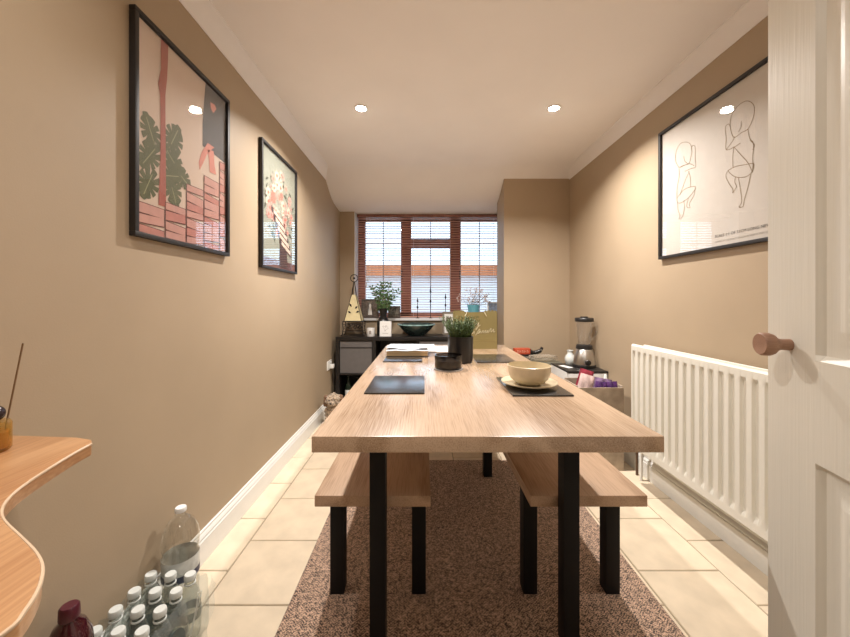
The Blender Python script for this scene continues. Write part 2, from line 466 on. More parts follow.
MB().tube([(0.04, -0.002, 1.80), (0.05, -0.028, 1.795), (0.15, -0.03, 1.795)], 0.007, 8).build('handle', M_frame, wn, smooth=40)

# venetian blind
bl = thing('venetian_blind', 'reddish wooden venetian blind hanging open in the window recess', 'blind', (0, 3.96, 0))
BX0, BX1 = -0.764, 0.955
MB().box(BX0, BX1, -0.022, 0.022, 2.045, 2.079).build('headrail', M_mahog, bl, bevel=0.002)
NS = 40
sm = MB().box(BX0 + .004, BX1 - .004, -0.0125, 0.0125, -0.0016, 0.0016).mesh('slat', M_slat)
for i in range(NS):
    o = obj('slat', sm, bl, (0, 0, 2.030 - i * (2.030 - 0.935) / (NS - 1)))
    o.rotation_euler = (math.radians(-9), 0, 0)
MB().box(BX0, BX1, -0.014, 0.014, 0.902, 0.916).build('bottom_rail', M_slat, bl, bevel=0.002)
for x in (-0.62, -0.12, 0.30, 0.80):
    for y in (-0.0135, 0.0135):
        MB().tube([(x, y, 2.046), (x, y, 0.91)], 0.0009, 5).build('ladder_cord', M_paper, bl)
for x in (-0.655, -0.640):
    z = 1.30 if x < -.65 else 1.36
    c = MB().tube([(x, -0.026, 2.05), (x, -0.026, z)], 0.0012, 5).build('pull_cord', M_paper, bl)
    MB().lathe([(0.001, 0.05), (0.006, 0.03), (0.008, 0.0)], 8, (x, -0.026, z - 0.05)).build('tassel', M_paper, c, smooth=40)

# outside: paved yard, and a white outbuilding with a terracotta roof
struct(MB().box(-14, 14, 4.15, 40, -0.3, -0.2).build('ground', mat('pale_paving', (0.62, 0.60, 0.57), 0.9, noise=0.1, nscale=3)), 'pale paved yard outside the window', 'ground')
ob = thing('outbuilding', 'white outbuilding with orange tiled roof edge seen through the blind', 'building', (0, 11, -0.2))
MB().box(-5, 5, 0, 3, 0, 2.10).build('wall', mat('white_render', (0.62, 0.56, 0.54), 0.9, noise=0.04, nscale=2), ob)
rf = MB()
for i in range(50):
    x = -5.2 + i * 0.208
    rf.box(x, x + 0.19, -0.25, -0.21, 2.08, 2.11)
rf.prism([(-0.25, 2.08), (3.2, 2.36), (3.2, 2.46), (-0.25, 2.16)], 'x', -5.2, 5.2)
rf.box(-5.2, 5.2, -0.27, -0.24, 2.05, 2.40)
rf.build('roof_edge', mat('terracotta', (0.42, 0.12, 0.035), 0.8, noise=0.15, nscale=6), ob)

# ------------------------------------------------------------------ downlights
def downlight(x, y, label, watts):
    t = thing('ceiling_downlight', label, 'downlight', (x, y, ZC), group='recessed ceiling downlights')
    MB().lathe([(0.030, -0.001), (0.044, -0.001), (0.044, -0.004), (0.036, -0.006), (0.030, -0.004), (0.030, -0.001)], 28, close=True).build('trim_ring', M_white, t, smooth=40)
    MB().lathe([(0.0, -0.014), (0.014, -0.012), (0.024, -0.008), (0.030, -0.0015)], 24).build('lens', emit('downlight_lens', (1.0, 0.93, 0.82), 60), t, smooth=60)
    ld = bpy.data.lights.new('downlight_lamp', 'AREA'); ld.shape = 'DISK'; ld.size = 0.06; ld.spread = math.radians(140); ld.energy = watts; ld.color = WARM
    lo = bpy.data.objects.new('downlight_lamp', ld); COL.objects.link(lo); lo.parent = t; lo.location = (0, 0, -0.020)
    return t
downlight(-0.399, 2.185, 'left of the two lit ceiling downlights, nearer the flower print', DOWNLIGHT_W)
downlight(0.823, 2.185, 'right of the two lit ceiling downlights, nearer the baby print', DOWNLIGHT_W)
downlight(-0.399, 0.50, 'added unseen fill downlight above the wavy wooden shelf side of the doorway', NEAR_FILL_W)  # this near pair is out of view, added for fill light
downlight(0.823, 0.50, 'added unseen fill downlight above the open cream door', NEAR_FILL_W)
hl = thing('hall_fill_light', 'added unseen round fill light in the hall behind the doorway', 'ceiling light', (0.1, -0.85, ZC))  # lamp and glowing dome added behind the camera as fill
MB().lathe([(0.0, -0.05), (0.10, -0.045), (0.14, -0.02), (0.14, 0.0)], 28).build('diffuser', emit('hall_fill_glow', (1, 0.9, 0.78), 3), hl, smooth=40)
ld = bpy.data.lights.new('hall_fill_lamp', 'AREA'); ld.shape = 'DISK'; ld.size = 0.26; ld.energy = HALL_FILL_W; ld.color = WARM
lo = bpy.data.objects.new('hall_fill_lamp', ld); COL.objects.link(lo); lo.parent = hl; lo.location = (0, 0, -0.06)

# ------------------------------------------------------------------ rug, table, benches
rg = MB()
rg.box(-0.487, 0.852, 0.42, 2.36, 0.0, 0.007)
tag(rg.build('area_rug', M_rug, bevel=0.003, segs=1), 'brown woven sisal rug under the table and benches', 'rug')

TX0, TX1, TY0, TY1 = -0.289, 0.617, 0.885, 2.70
tb = thing('dining_table', 'long oak dining table with square black metal legs', 'table', ((TX0 + TX1) / 2, (TY0 + TY1) / 2, 0.007))
w2, l2 = (TX1 - TX0) / 2, (TY1 - TY0) / 2
MB().box(-w2, w2, -l2, l2, 0.701, 0.743).build('table_top', M_oak, tb, bevel=0.0025)
ux0 = 0.118; yl = 1.08 - TY0
for x in (-1, 1):
    for y in (-1, 1):
        cx = x * (w2 - ux0 - 0.025) - (0.011 if x > 0 else 0); cy = y * (l2 - yl - 0.025)
        MB().box(cx - .025, cx + .025, cy - .025, cy + .025, 0, 0.701).build('leg', M_black, tb, bevel=0.003)
for y in (-1, 1):
    cy = y * (l2 - yl - 0.025)
    MB().box(-(w2 - ux0 - .05), w2 - ux0 - .05, cy - .02, cy + .02, 0.671, 0.701).build('cross_bar', M_black, tb)
def bench(x0, x1, label):
    y0, y1 = 1.146, 2.312
    b = thing('dining_bench', label, 'bench', ((x0 + x1) / 2, (y0 + y1) / 2, 0.007), group='oak benches along the table')
    w, l = (x1 - x0) / 2, (y1 - y0) / 2
    MB().box(-w, w, -l, l, 0.4055, 0.443).build('seat', M_oakb, b, bevel=0.0025)
    for x in (-1, 1):
        for y in (-1, 1):
            cx = x * (w - 0.015 - .026); cy = y * (l - 0.134 - .025)
            MB().box(cx - .026, cx + .026, cy - .025, cy + .025, 0, 0.4055).build('leg', M_black, b, bevel=0.003)
    return b
bench(-0.364, 0.022, 'oak bench with black legs on the print-wall side of the table')
bench(0.354, 0.743, 'oak bench with black legs on the radiator side of the table')

# ------------------------------------------------------------------ table things
TZ = 0.750
def placemat(x0, x1, y0, y1, label):
    o = MB().box(-(x1 - x0) / 2, (x1 - x0) / 2, -(y1 - y0) / 2, (y1 - y0) / 2, 0, 0.006).build('placemat', M_slate, None, ((x0 + x1) / 2, (y0 + y1) / 2, TZ), bevel=0.0015)
    return tag(o, label, 'placemat', 'dark placemats on the table')
placemat(-0.223, 0.002, 1.28, 1.57, 'bare dark placemat at the near left of the table')
placemat(-0.231, -0.010, 1.94, 2.23, 'dark placemat lying under the stack of books')
placemat(0.322, 0.5435, 1.25, 1.54, 'dark placemat lying under the cream plate and bowl')
placemat(0.295, 0.516, 1.917, 2.19, 'bare dark placemat in front of the olive paper bag')

pl = MB().lathe([(0.0, 0.0), (0.062, 0.0), (0.066, 0.004), (0.098, 0.012), (0.109, 0.017), (0.1085, 0.020), (0.097, 0.0165), (0.066, 0.009), (0.055, 0.007), (0.0, 0.007)], 48).build('plate', M_cream, None, (0.4215, 1.385, TZ + .006), smooth=40)
tag(pl, 'cream stoneware plate under the bowl', 'plate')
bw = MB().lathe([(0.0, 0.0), (0.040, 0.0), (0.045, 0.004), (0.060, 0.010), (0.075, 0.027), (0.083, 0.052), (0.0845, 0.076), (0.082, 0.077), (0.0795, 0.052), (0.071, 0.030), (0.055, 0.014), (0.0, 0.009)], 48).build('bowl', M_cream, None, (0.4215, 1.385, TZ + .0135), smooth=40)
tag(bw, 'cream stoneware bowl standing on the plate', 'bowl')

cd = thing('candle_holder', 'low round smoky glass candle holder beside the potted plant', 'candle', (0.123, 1.745, TZ))
MB().lathe([(0.0, 0), (0.074, 0), (0.074, 0.006), (0.0, 0.006)], 40).build('coaster', M_coast, cd, smooth=30)
MB().lathe([(0.0, 0.007), (0.067, 0.007), (0.069, 0.012), (0.069, 0.074), (0.066, 0.074), (0.066, 0.014), (0.0, 0.012)], 40).build('glass', M_smoke, cd, smooth=40)
MB().lathe([(0.0, 0.0135), (0.0645, 0.0135), (0.0645, 0.046), (0.0, 0.044)], 40).build('wax', M_wax, cd, smooth=40)
for i in range(3):
    a = i * 2.1
    MB().tube([(0.02 * math.cos(a), 0.02 * math.sin(a), 0.044), (0.021 * math.cos(a), 0.02 * math.sin(a), 0.056)], 0.0012, 5).build('wick', M_paper, cd)

pp = thing('potted_plant', 'bushy green herb in a black pot in the middle of the table', 'plant', (0.206, 1.95, TZ))
MB().lathe([(0, 0), (0.060, 0), (0.067, 0.006), (0.071, 0.04), (0.072, 0.146), (0.067, 0.146), (0.066, 0.12), (0, 0.12)], 40).build('pot', M_pot, pp, smooth=40)
MB().lathe([(0, 0.121), (0.0655, 0.121), (0.0655, 0.130), (0, 0.134)], 24).build('soil', M_soil, pp, smooth=40)
fo = MB()
for i in range(300):
    a = R.uniform(0, 2 * PI); r0 = 0.058 * math.sqrt(R.random())
    base = Vector((r0 * math.cos(a), r0 * math.sin(a), 0.132))
    lean = R.uniform(0.05, 0.55) * (0.4 + r0 / 0.06); h = R.uniform(0.06, 0.125)
    tip = base + Vector((math.cos(a) * lean * h, math.sin(a) * lean * h, h))
    mid = (base + tip) / 2 + Vector((0, 0, 0.012))
    for k in range(4):
        q = base.lerp(tip, 0.35 + 0.2 * k)
        b2 = R.uniform(0, 2 * PI)
        fo.leaf(q, (math.cos(b2) * .8, math.sin(b2) * .8, 0.7), (0, 0, 1), R.uniform(0.014, 0.024), 0.0055)
    fo.tube([base, mid, tip], [0.0012, 0.001, 0.0006], 3)
fo.build('foliage', M_green, pp)

bk = thing('thick_book', 'thick book with yellowed page edges on the far left placemat', 'book', (-0.105, 2.205, TZ + .006), 0.03)
MB().box(-0.125, 0.125, -0.105, 0.105, 0.003, 0.033).build('page_block', M_page, bk)
MB().box(-0.128, 0.128, -0.108, 0.108, 0, 0.003).build('back_cover', M_slate, bk, bevel=0.001)
MB().grid(lambda u, v: (-0.128 + 0.256 * u, -0.108 + 0.216 * v, 0.0335 + 0.004 * math.sin(u * 7) ** 2), 24, 6).build('front_cover', M_mag, bk, smooth=60)
mg = MB().grid(lambda u, v: (-0.135 + 0.30 * u, -0.10 + 0.21 * v, 0.0395 + 0.006 * math.sin(u * 8 + 1) * (1 - v) + 0.006), 24, 6)
mo = mg.build('magazine', M_mag, None, (-0.10, 2.235, TZ + .006), -0.06, smooth=60)
sol = mo.modifiers.new('thickness', 'SOLIDIFY'); sol.thickness = 0.003
tag(mo, 'wavy glossy magazine lying on top of the thick book', 'magazine')
def sheet(x, y, w, d, rot, label, m):
    o = MB().grid(lambda u, v: (-w / 2 + w * u, -d / 2 + d * v, 0.002 + 0.002 * math.sin(u * 5) ** 2), 10, 4).build('paper_sheet', m, None, (x, y, TZ + .001), rot, smooth=60)
    s_ = o.modifiers.new('thickness', 'SOLIDIFY'); s_.thickness = 0.0012
    return tag(o, label, 'paper', 'papers at the far end of the table')
sheet(0.10, 2.47, 0.21, 0.297, 0.12, 'loose white paper sheet beside the magazine at the table end', M_paper)
sheet(-0.13, 2.52, 0.24, 0.28, -0.1, 'loose pale leaflet behind the thick book at the table end', M_mag)

# olive paper gift bag with scalloped top
bg_ = thing('gift_bag', 'olive gold paper gift bag with scalloped top and cream script', 'bag', (0.369, 2.515, TZ))
BW, BH, BD = 0.155, 0.262, 0.05
def scal(y):
    pts = [(-BW, 0), (BW, 0)]
    top = []
    for c0, c1 in ((0.155, 0.075), (-0.075, -0.155)):
        seg = []
        for k in range(3):
            a, b_ = c0 + (c1 - c0) * k / 3, c0 + (c1 - c0) * (k + 1) / 3
            for j in range(6):
                t = j / 5
                seg.append((a + (b_ - a) * t, BH - 0.004 + 0.018 * math.sin(PI * t)))
        top.append(seg)
    return pts + top[0] + [(0.06, BH - 0.002), (-0.06, BH - 0.002)] + top[1]
MB().prism(scal(0), 'y', -BD, -BD + 0.0015).build('front_panel', M_bag, bg_)
MB().prism(scal(0), 'y', BD - 0.0015, BD).build('back_panel', M_bag, bg_)
for sx in (-1, 1):
    g = MB()
    x = sx * BW
    g.prism([(x, -BD), (x - sx * 0.012, 0), (x, BD), (x - sx * 0.0015, BD), (x - sx * 0.0135, 0), (x - sx * 0.0015, -BD)], 'z', 0.001, BH - 0.004)
    g.build('gusset', M_bag, bg_)
MB().box(-BW + .001, BW - .001, -BD + .001, BD - .001, 0.0, 0.0015).build('base', M_bag, bg_)
MB().box(-BW, BW, -BD - 0.0008, -BD - 0.0001, 0.060, 0.0625).build('fold_crease', mat('bag_fold', (0.28, 0.225, 0.09), 0.5), bg_)
for sx in (-1, 1):
    MB().tube([(sx * 0.062, -BD - .002, BH + 0.002), (sx * 0.07, -BD - .003, BH - 0.015), (sx * 0.078, -BD - .002, BH - 0.028)], 0.0022, 5).build('ribbon_tie', M_ink, bg_)
scr = MB()
def script(pts, w=0.0035):
    p = smooth_path([(a, b, 0) for a, b in pts], 5)
    ribbon(scr, [(q.x, q.y) for q in p], w, -BD - 0.0012)
script([(-0.065, .165), (-0.05, .19), (-.045, .175), (-.055, .16), (-.045, .165), (-.03, .185), (-.022, .175), (-.03, .162), (-.02, .168), (-.008, .20), (-.004, .212), (-.012, .19), (-.012, .165), (.0, .175), (.008, .185), (.008, .17), (.016, .178), (.022, .19), (.016, .16), (.004, .138), (.0, .142), (.016, .158), (.034, .172)])
script([(-.05, .105), (-.035, .13), (-.03, .118), (-.04, .104), (-.025, .11), (-.01, .126), (-.012, .11)])
script([(.0, .098), (.012, .118), (.026, .142), (.03, .132), (.018, .112), (.008, .108), (.022, .112), (.036, .128), (.038, .112), (.046, .122), (.054, .134), (.054, .114), (.064, .124), (.072, .135), (.072, .114), (.082, .126), (.088, .134), (.086, .114), (.096, .126), (.104, .142), (.110, .146), (.110, .12), (.120, .132), (.128, .142), (.128, .12), (.138, .126)])
scr.build('script_lettering', M_ink, bg_)

# ------------------------------------------------------------------ framed pictures
FW = 0.016
def picture(name, label, side, y0, y1, z0, z1, paper):
    """side -1 left wall, +1 right wall; local x runs left to right as seen from the room, local -y out of the wall"""
    cx = (y0 + y1) / 2; cz = (z0 + z1) / 2
    x = XL if side < 0 else XR
    t = thing(name, label, 'picture', (x, cx, cz), PI / 2 if side < 0 else -PI / 2)
    W, H = (y1 - y0) / 2, (z1 - z0) / 2
    D0, D1 = -0.022, -0.001
    MB().box(-W, W, D0, D1, H - FW, H).build('frame_rail', M_frame, t, bevel=0.002)
    MB().box(-W, W, D0, D1, -H, -H + FW).build('frame_rail', M_frame, t, bevel=0.002)
    MB().box(-W, -W + FW, D0, D1, -H + FW, H - FW).build('frame_stile', M_frame, t, bevel=0.002)
    MB().box(W - FW, W, D0, D1, -H + FW, H - FW).build('frame_stile', M_frame, t, bevel=0.002)
    MB().box(-W + FW, W - FW, -0.008, -0.003, -H + FW, H - FW).build('print_sheet', paper, t)
    MB().box(-W + FW, W - FW, -0.0155, -0.0135, -H + FW, H - FW).build('glass_pane', M_glass, t)
    xf = XL + 0.010 if side < 0 else XR - 0.010
    def loc(px, py):                    # a pixel on the print, as local (x, z)
        d = abs(xf) * F / abs(px - VX)
        z = EYE + (VY - py) * d / F
        return ((d - cx) if side < 0 else (cx - d), z - cz)
    lim = (W - FW - .001, H - FW - .001)
    def clip(p): return (min(max(p[0], -lim[0]), lim[0]), min(max(p[1], -lim[1]), lim[1]))
    return t, loc, clip, lim
ink = lambda n, c, r=0.7: mat('print_' + n, c, r, noise=0.06, nscale=30)
def layer(t, polys, name, m, k):
    mb = MB()
    for i, p in enumerate(polys): mb.flat(p, -0.0082 - 0.0004 * k - 0.000006 * i)
    return mb.build(name, m, t, norm=False)
def stufflayer(*a):
    return tag(layer(*a), kind='stuff')

# print with trunk, leaves, legs and stacked books
t1, L1, C1, lim1 = picture('framed_print', 'black framed print of pink trunk, monstera leaves and stacked pink books', -1, 1.095, 1.63, 1.305, 2.04, mat('blush_paper', (0.66, 0.52, 0.42), 0.7, noise=0.02))
trunk = [(161, 36), (168.4, 40), (168.2, 60), (167.2, 80), (165.6, 95), (165.7, 122), (166, 160), (166.3, 207), (158.6, 205), (160.5, 160), (160.8, 122), (160.3, 95), (158.2, 83), (161, 70), (161, 50)]
layer(t1, [[C1(L1(*p)) for p in trunk]], 'printed_trunk', ink('trunk', (0.38, 0.10, 0.07)), 3)
skirt = [(206, 76), (227, 97), (227, 165), (225.6, 163.5), (214, 154), (203, 146), (203, 122), (204.5, 100)]
layer(t1, [[C1(L1(*p)) for p in skirt]], 'printed_skirt', ink('charcoal', (0.075, 0.072, 0.075)), 1)
legs = [[(208, 143), (214.6, 147.5), (209, 152), (207, 155), (204, 162), (200, 170), (199, 162), (202.5, 151)],
        [(208, 150), (214, 151), (214.6, 164), (216.5, 175), (210, 172), (209.4, 162)],
        [(210.6, 102), (215, 105), (216.7, 109), (213.5, 113), (211, 108)]]
for q, nm in zip(legs, ('printed_leg', 'printed_leg', 'printed_hand')):
    layer(t1, [[C1(L1(*p)) for p in q]], nm, ink('coral', (0.66, 0.25, 0.19)), 2)
def monstera(c, s, ang):
    pts = []
    n = 60
    for i in range(n):
        a = 2 * PI * i / n
        r = s * (1.0 - 0.12 * math.cos(a) + 0.1 * math.cos(2 * a))
        if 0.7 < a < 2 * PI - 0.7 and (i % 6) in (2,): r *= 0.50
        if a < 0.25 or a > 2 * PI - 0.25: r *= 1.15
        x, z = r * math.cos(a), 0.92 * r * math.sin(a)
        pts.append((c[0] + x * math.cos(ang) - z * math.sin(ang), c[1] + x * math.sin(ang) + z * math.cos(ang)))
    return pts
for li, (px, py, s, an) in enumerate(((151, 131, .046, 2.0), (174, 139, .052, 1.1), (149.5, 156, .046, -2.2), (174, 162, .050, -.7), (148.5, 184, .046, -2.0), (173, 190, .050, -1.2), (183, 178, .042, -.5), (172, 176, .04, .3))):
    c = L1(px, py)
    s *= 1.15
    lf1 = layer(t1, [[C1(p) for p in monstera(c, s, an)]], 'printed_leaf', ink('monstera', (0.105, 0.115, 0.05)), 1.2 + .1 * li)
    vn = MB(); ribbon(vn, [C1((c[0] + s * k * math.cos(an), c[1] + s * k * math.sin(an))) for k in (-.8, 0, .8)], 0.003, -0.0082 - 0.0004 * (1.25 + .1 * li))
    vn.build('leaf_vein', ink('vein', (0.36, 0.36, 0.2)), lf1, norm=False)
cols = [(-lim1[0], -.128, .085), (-.125, -.018, .135), (-.015, .090, .225), (.093, .200, .31), (.203, lim1[0], .385)]
for ci, (a, b, top) in enumerate(cols):
    z = -lim1[1]; k = 0
    while z < -lim1[1] + top - .01:
        h = 0.030 + 0.008 * ((k * 7 + ci * 3) % 3) / 2
        sl = 0.006 * (((k * 5 + ci) % 3) - 1)
        q = [(a, z), (b, z + sl), (b, z + h + sl), (a, z + h)]
        e = 0.0028
        ol = layer(t1, [[C1(p) for p in q]], 'printed_book', ink('outline', (0.13, 0.04, 0.035)), 4)
        ins = [(a + e, z + e), (b - e, z + sl + e), (b - e, z + h + sl - e), (a + e, z + h - e)]
        layer(ol, [[C1(p) for p in ins]], 'book_face', ink('book_pink', (0.58, 0.31, 0.26)) if (k + ci) % 3 else ink('book_coral', (0.52, 0.22, 0.18)), 5)
        z += h; k += 1

# flower print
t2, L2, C2, lim2 = picture('framed_print', 'black framed print of a pink flower bouquet on grey green', -1, 1.955, 2.498, 1.285, 2.025, mat('sage_paper', (0.30, 0.31, 0.25), 0.7, noise=0.04))
rr = random.Random(3)
def flower(c, s, n=7):
    p = []
    for i in range(n * 4):
        a = 2 * PI * i / (n * 4)
        r = s * (0.82 + 0.18 * math.cos(n * a))
        p.append(C2((c[0] + r * math.cos(a), c[1] + r * math.sin(a))))
    return p
fl_a, fl_b, fl_c, cen, lf = [], [], [], [], []
for i in range(46):
    a = rr.uniform(0, 2 * PI); q = math.sqrt(rr.random())
    c = (0.0 + 0.20 * q * math.cos(a), 0.06 + 0.20 * q * math.sin(a))
    s = rr.uniform(.022, .042)
    (fl_a if i % 3 == 0 else fl_b if i % 3 == 1 else fl_c).append(flower(c, s))
    cen.append(flower(c, s * .35, 5))
for i in range(60):
    a = rr.uniform(0, 2 * PI); q = rr.uniform(.5, 1.1)
    c = (0.215 * q * math.cos(a), 0.05 + 0.22 * q * math.sin(a)); b = rr.uniform(0, 2 * PI); s = rr.uniform(.02, .035)
    d = (math.cos(b), math.sin(b))
    lf.append([C2((c[0] + d[0] * s * u - d[1] * s * .35 * w, c[1] + d[1] * s * u + d[0] * s * .35 * w)) for u, w in ((-1, 0), (0, 1), (1, 0), (0, -1))])
stufflayer(t2, lf, 'printed_leaves', ink('dark_leaf', (0.055, 0.065, 0.04)), 1)
stufflayer(t2, fl_a, 'printed_flowers', ink('petal_cream', (0.62, 0.52, 0.40)), 2)
stufflayer(t2, fl_b, 'printed_flowers', ink('petal_pink', (0.58, 0.32, 0.27)), 3)
stufflayer(t2, fl_c, 'printed_flowers', ink('petal_grey', (0.36, 0.31, 0.25)), 4)
stufflayer(t2, cen + [flower((-.10, .08), .045), flower((.02, .12), .03)], 'printed_flower_centres', ink('petal_red', (0.60, 0.16, 0.12)), 5)
bars, dk = [], []
for k in range(5):
    z = -0.02 - k * 0.045; x = -0.10 + 0.03 * k
    dk.append([C2(p) for p in ((x - .03, z + .045), (x + .17, z - .03), (x + .17, z - .065), (x - .03, z + .01))])
    bars.append([C2(p) for p in ((x, z + .03), (x + .15, z - .022), (x + .15, z - .048), (x, z + .005))])
dk.append([C2(p) for p in ((.0, -.15), (.10, -.17), (.12, -.34), (-.02, -.34))])
stufflayer(t2, dk, 'printed_dark_shapes', ink('plum', (0.07, 0.045, 0.045)), 6)  # dark plum shapes around the books and below them
stufflayer(t2, bars, 'printed_books', ink('cover_cream', (0.66, 0.52, 0.42)), 7)
stufflayer(t2, [[C2(p) for p in ((-.26, -.36), (.26, -.36), (.26, -.30), (-.26, -.30))]], 'printed_table', ink('plum2', (0.12, 0.06, 0.06)), 2)

# baby line drawing
t3, L3, C3, lim3 = picture('framed_print', 'wide black framed poster with line drawings of two babies', 1, 1.03, 2.01, 1.335, 2.068, mat('ivory_paper', (0.62, 0.57, 0.51), 0.7, noise=0.015))
lines = [
 [(370,150),(378,110),(410,60),(455,32),(490,45),(500,80),(490,130),(465,180),(430,200),(392,225),(375,190),(370,150)],
 [(430,140),(428,170),(415,195)], [(375,185),(365,155),(348,165),(345,185),(350,230),(350,290),(395,275),(425,255)],
 [(350,290),(380,250),(395,222)], [(390,280),(385,330),(386,385)], [(465,182),(475,230),(495,260),(490,330),(492,370),(490,400)],
 [(390,275),(430,320),(465,360),(490,410)], [(475,240),(500,265),(490,290)],
 [(360,400),(400,380),(450,370),(495,365),(485,410),(450,435),(400,435),(370,415),(360,400)],
 [(360,400),(348,430),(365,470),(385,500),(385,520),(400,495),(405,485),(395,460),(400,435)],
 [(415,440),(425,500),(432,565),(418,595),(440,590),(445,560),(465,490),(480,420)],
 [(100,385),(82,350),(85,300),(105,260),(135,250),(160,262),(168,300),(160,340),(150,365),(120,375),(100,385)],
 [(125,325),(130,350),(150,368)], [(165,290),(170,270),(185,275),(185,330),(188,380),(165,390),(130,405)],
 [(105,385),(150,365),(180,375)], [(100,390),(100,440),(90,490),(88,550)], [(150,405),(160,440),(160,490)], [(155,405),(130,460),(105,530)],
 [(90,545),(130,500),(180,485),(185,500),(150,545),(110,572),(92,570),(88,545)], [(185,490),(180,530),(155,575),(158,598),(140,590),(150,545)],
 [(92,570),(95,610),(105,640),(98,660)], [(125,560),(128,600),(120,640),(108,660)]]
ba, bb_ = MB(), MB()
for i, ln in enumerate(lines):
    p = [L3(660 + x / 5.31, 95 + y / 5.31) for x, y in ln]
    p = smooth_path([(a, b, 0) for a, b in p], 5)
    ribbon(ba if i < 11 else bb_, [(q.x, q.y) for q in p], 0.0025, -0.0088)
M_line = ink('line_brown', (0.26, 0.17, 0.07))
ba.build('printed_baby', M_line, t3, norm=False); bb_.build('printed_baby', M_line, t3, norm=False)
p0 = L3(714.5, 238)
text_mesh('SCALE 1:1 OF 51CM LONG NEWBORNS', 0.0185, ink('text_black', (0.05, 0.04, 0.035)), 'printed_text', t3, (p0[0], -0.0088, p0[1]), (PI / 2, 0, 0))
text_mesh('DRAWN AT THE EXACT LENGTH IN WHICH THEY WERE BORN', 0.0105, ink('text_grey', (0.30, 0.26, 0.22)), 'printed_text', t3, (p0[0], -0.0088, p0[1] - 0.024), (PI / 2, 0, 0))

# ------------------------------------------------------------------ dark shelf unit under the window
SX0, SX1, SY0, SY1, SH = -0.887, 0.62, 3.46, 3.80, 0.729
su = thing('shelf_unit', 'black brown cube shelf unit under the window', 'shelf unit', (0, SY0, 0))
SD = SY1 - SY0
MB().box(SX0, SX1, 0, SD, SH - 0.038, SH).build('top_board', M_dark, su, bevel=0.002)
MB().box(SX0, SX1, 0, SD, 0, 0.038).build('bottom_board', M_dark, su, bevel=0.002)
xs = [SX0, -0.52, -0.07, 0.285]
for a, b in ((SX0, SX0 + 0.038), (SX1 - 0.038, SX1)):
    MB().box(a, b, 0, SD, 0.038, SH - 0.038).build('side_board', M_dark, su)
for a, b in ((-0.52, -0.485), (-0.07, -0.045), (0.285, 0.305)):
    MB().box(a, b, 0.002, SD, 0.038, SH - 0.038).build('divider', M_dark, su)
ZM = 0.355
MB().box(SX0 + .038, SX1 - .038, 0.002, SD - .001, ZM - .008, ZM + .008).build('middle_board', M_dark, su)
MB().box(SX0 + .038, SX1 - .038, SD - 0.005, SD, 0.038, SH - .038).build('back_board', M_dark, su)
def felt_box(x0, x1, z0, z1, label):
    b = thing('storage_box', label, 'storage box', ((x0 + x1) / 2, SY0 + 0.012, z0), group='grey boxes in the shelf unit')
    w, h = (x1 - x0) / 2, z1 - z0
    mb = MB().box(-w, w, 0, 0.006, 0, h).box(-w, w, 0.28, 0.286, 0, h).box(-w, -w + .006, 0.006, 0.28, 0, h).box(w - .006, w, 0.006, 0.28, 0, h).box(-w + .006, w - .006, .006, .28, 0, .006)
    mb.build('body', M_grey, b)
    MB().box(-w + .002, w - .002, -0.0035, -0.0005, h - 0.068, h - 0.060).build('seam_band', M_dark, b)
felt_box(SX0 + .042, -0.524, ZM + .009, SH - .045, 'grey felt storage box at the left end of the shelf unit')
felt_box(-0.042, 0.282, ZM + .009, SH - .045, 'grey felt storage box in the shelf cell behind the black herb pot')
# bottles in the lower left cell
def dark_bottle(x, y, h, m, label, col):
    b = thing('glass_bottle', label, 'bottle', (x, y, 0.039), group='bottles in the shelf unit')
    r = 0.034
    MB().lathe([(0, 0), (r, 0), (r, h * .6), (r * .8, h * .72), (0.012, h * .8), (0.012, h * .96), (0, h * .96)], 16).build('body', m, b, smooth=40)
    MB().lathe([(r + .0006, h * .2), (r + .0006, h * .5)], 16, close=True).build('paper_label', col, b, smooth=40)
    MB().lathe([(0, h * .962), (0.014, h * .962), (0.014, h), (0, h)], 12).build('cap', M_bplas, b, smooth=40)
M_wine = mat('dark_bottle_glass', (0.012, 0.02, 0.012), 0.1)
for i, (x, y, h) in enumerate(((-0.78, 3.56, .28), (-0.70, 3.62, .25), (-0.63, 3.54, .22), (-0.57, 3.64, .29))):
    dark_bottle(x, y, h, M_wine, ['tall dark bottle nearest the side of the dark shelf unit, lower cell', 'dark bottle second from the left in the lower shelf cell', 'short dark bottle at the front of the lower shelf cell', 'tallest dark bottle at the right of the lower shelf cell'][i], [M_paper, M_ink, M_paper, M_coast][i])

# ------------------------------------------------------------------ things on the shelf unit
KZ = SH
lp = thing('table_lamp', 'tapered cream lamp on a scrolled black iron stand', 'lamp', (-0.735, 3.63, KZ))
for sx in (-1, 1):
    for sy in (-1, 1):
        MB().tube([(sx * .12, sy * .075, 0.003), (sx * .11, sy * .07, .01), (sx * .10, sy * .065, .07), (sx * .105, sy * .068, .13), (sx * .10, sy * .065, .15)], 0.005, 6).build('stand_leg', M_iron, lp, smooth=50)
MB().tube([(-.105, -.07, .148), (.105, -.07, .148), (.105, .07, .148), (-.105, .07, .148)], 0.005, 6, closed=True).build('stand_rim', M_iron, lp)
for y in (-.068, .068):
    sc = MB()
    for cx in (-.075, -.025, .025, .075):
        sc.tube([(cx + (.022 - .0016 * k) * math.cos(k * .6), y, .085 + (.03 - .002 * k) * math.sin(k * .6)) for k in range(12)], 0.003, 5)
    sc.tube([(-.105, y, .12), (.105, y, .12)], 0.003, 5); sc.tube([(-.105, y, .045), (.105, y, .045)], 0.003, 5)
    sc.build('scrollwork', M_iron, lp, smooth=50)
b0, b1 = 0.09, 0.022
MB().prism([(-b0, -b0 * .75), (b0, -b0 * .75), (b0, b0 * .75), (-b0, b0 * .75)], 'z', 0.153, 0.156).build('shade_base', M_iron, lp)
sh = MB(); q = len(sh.v)
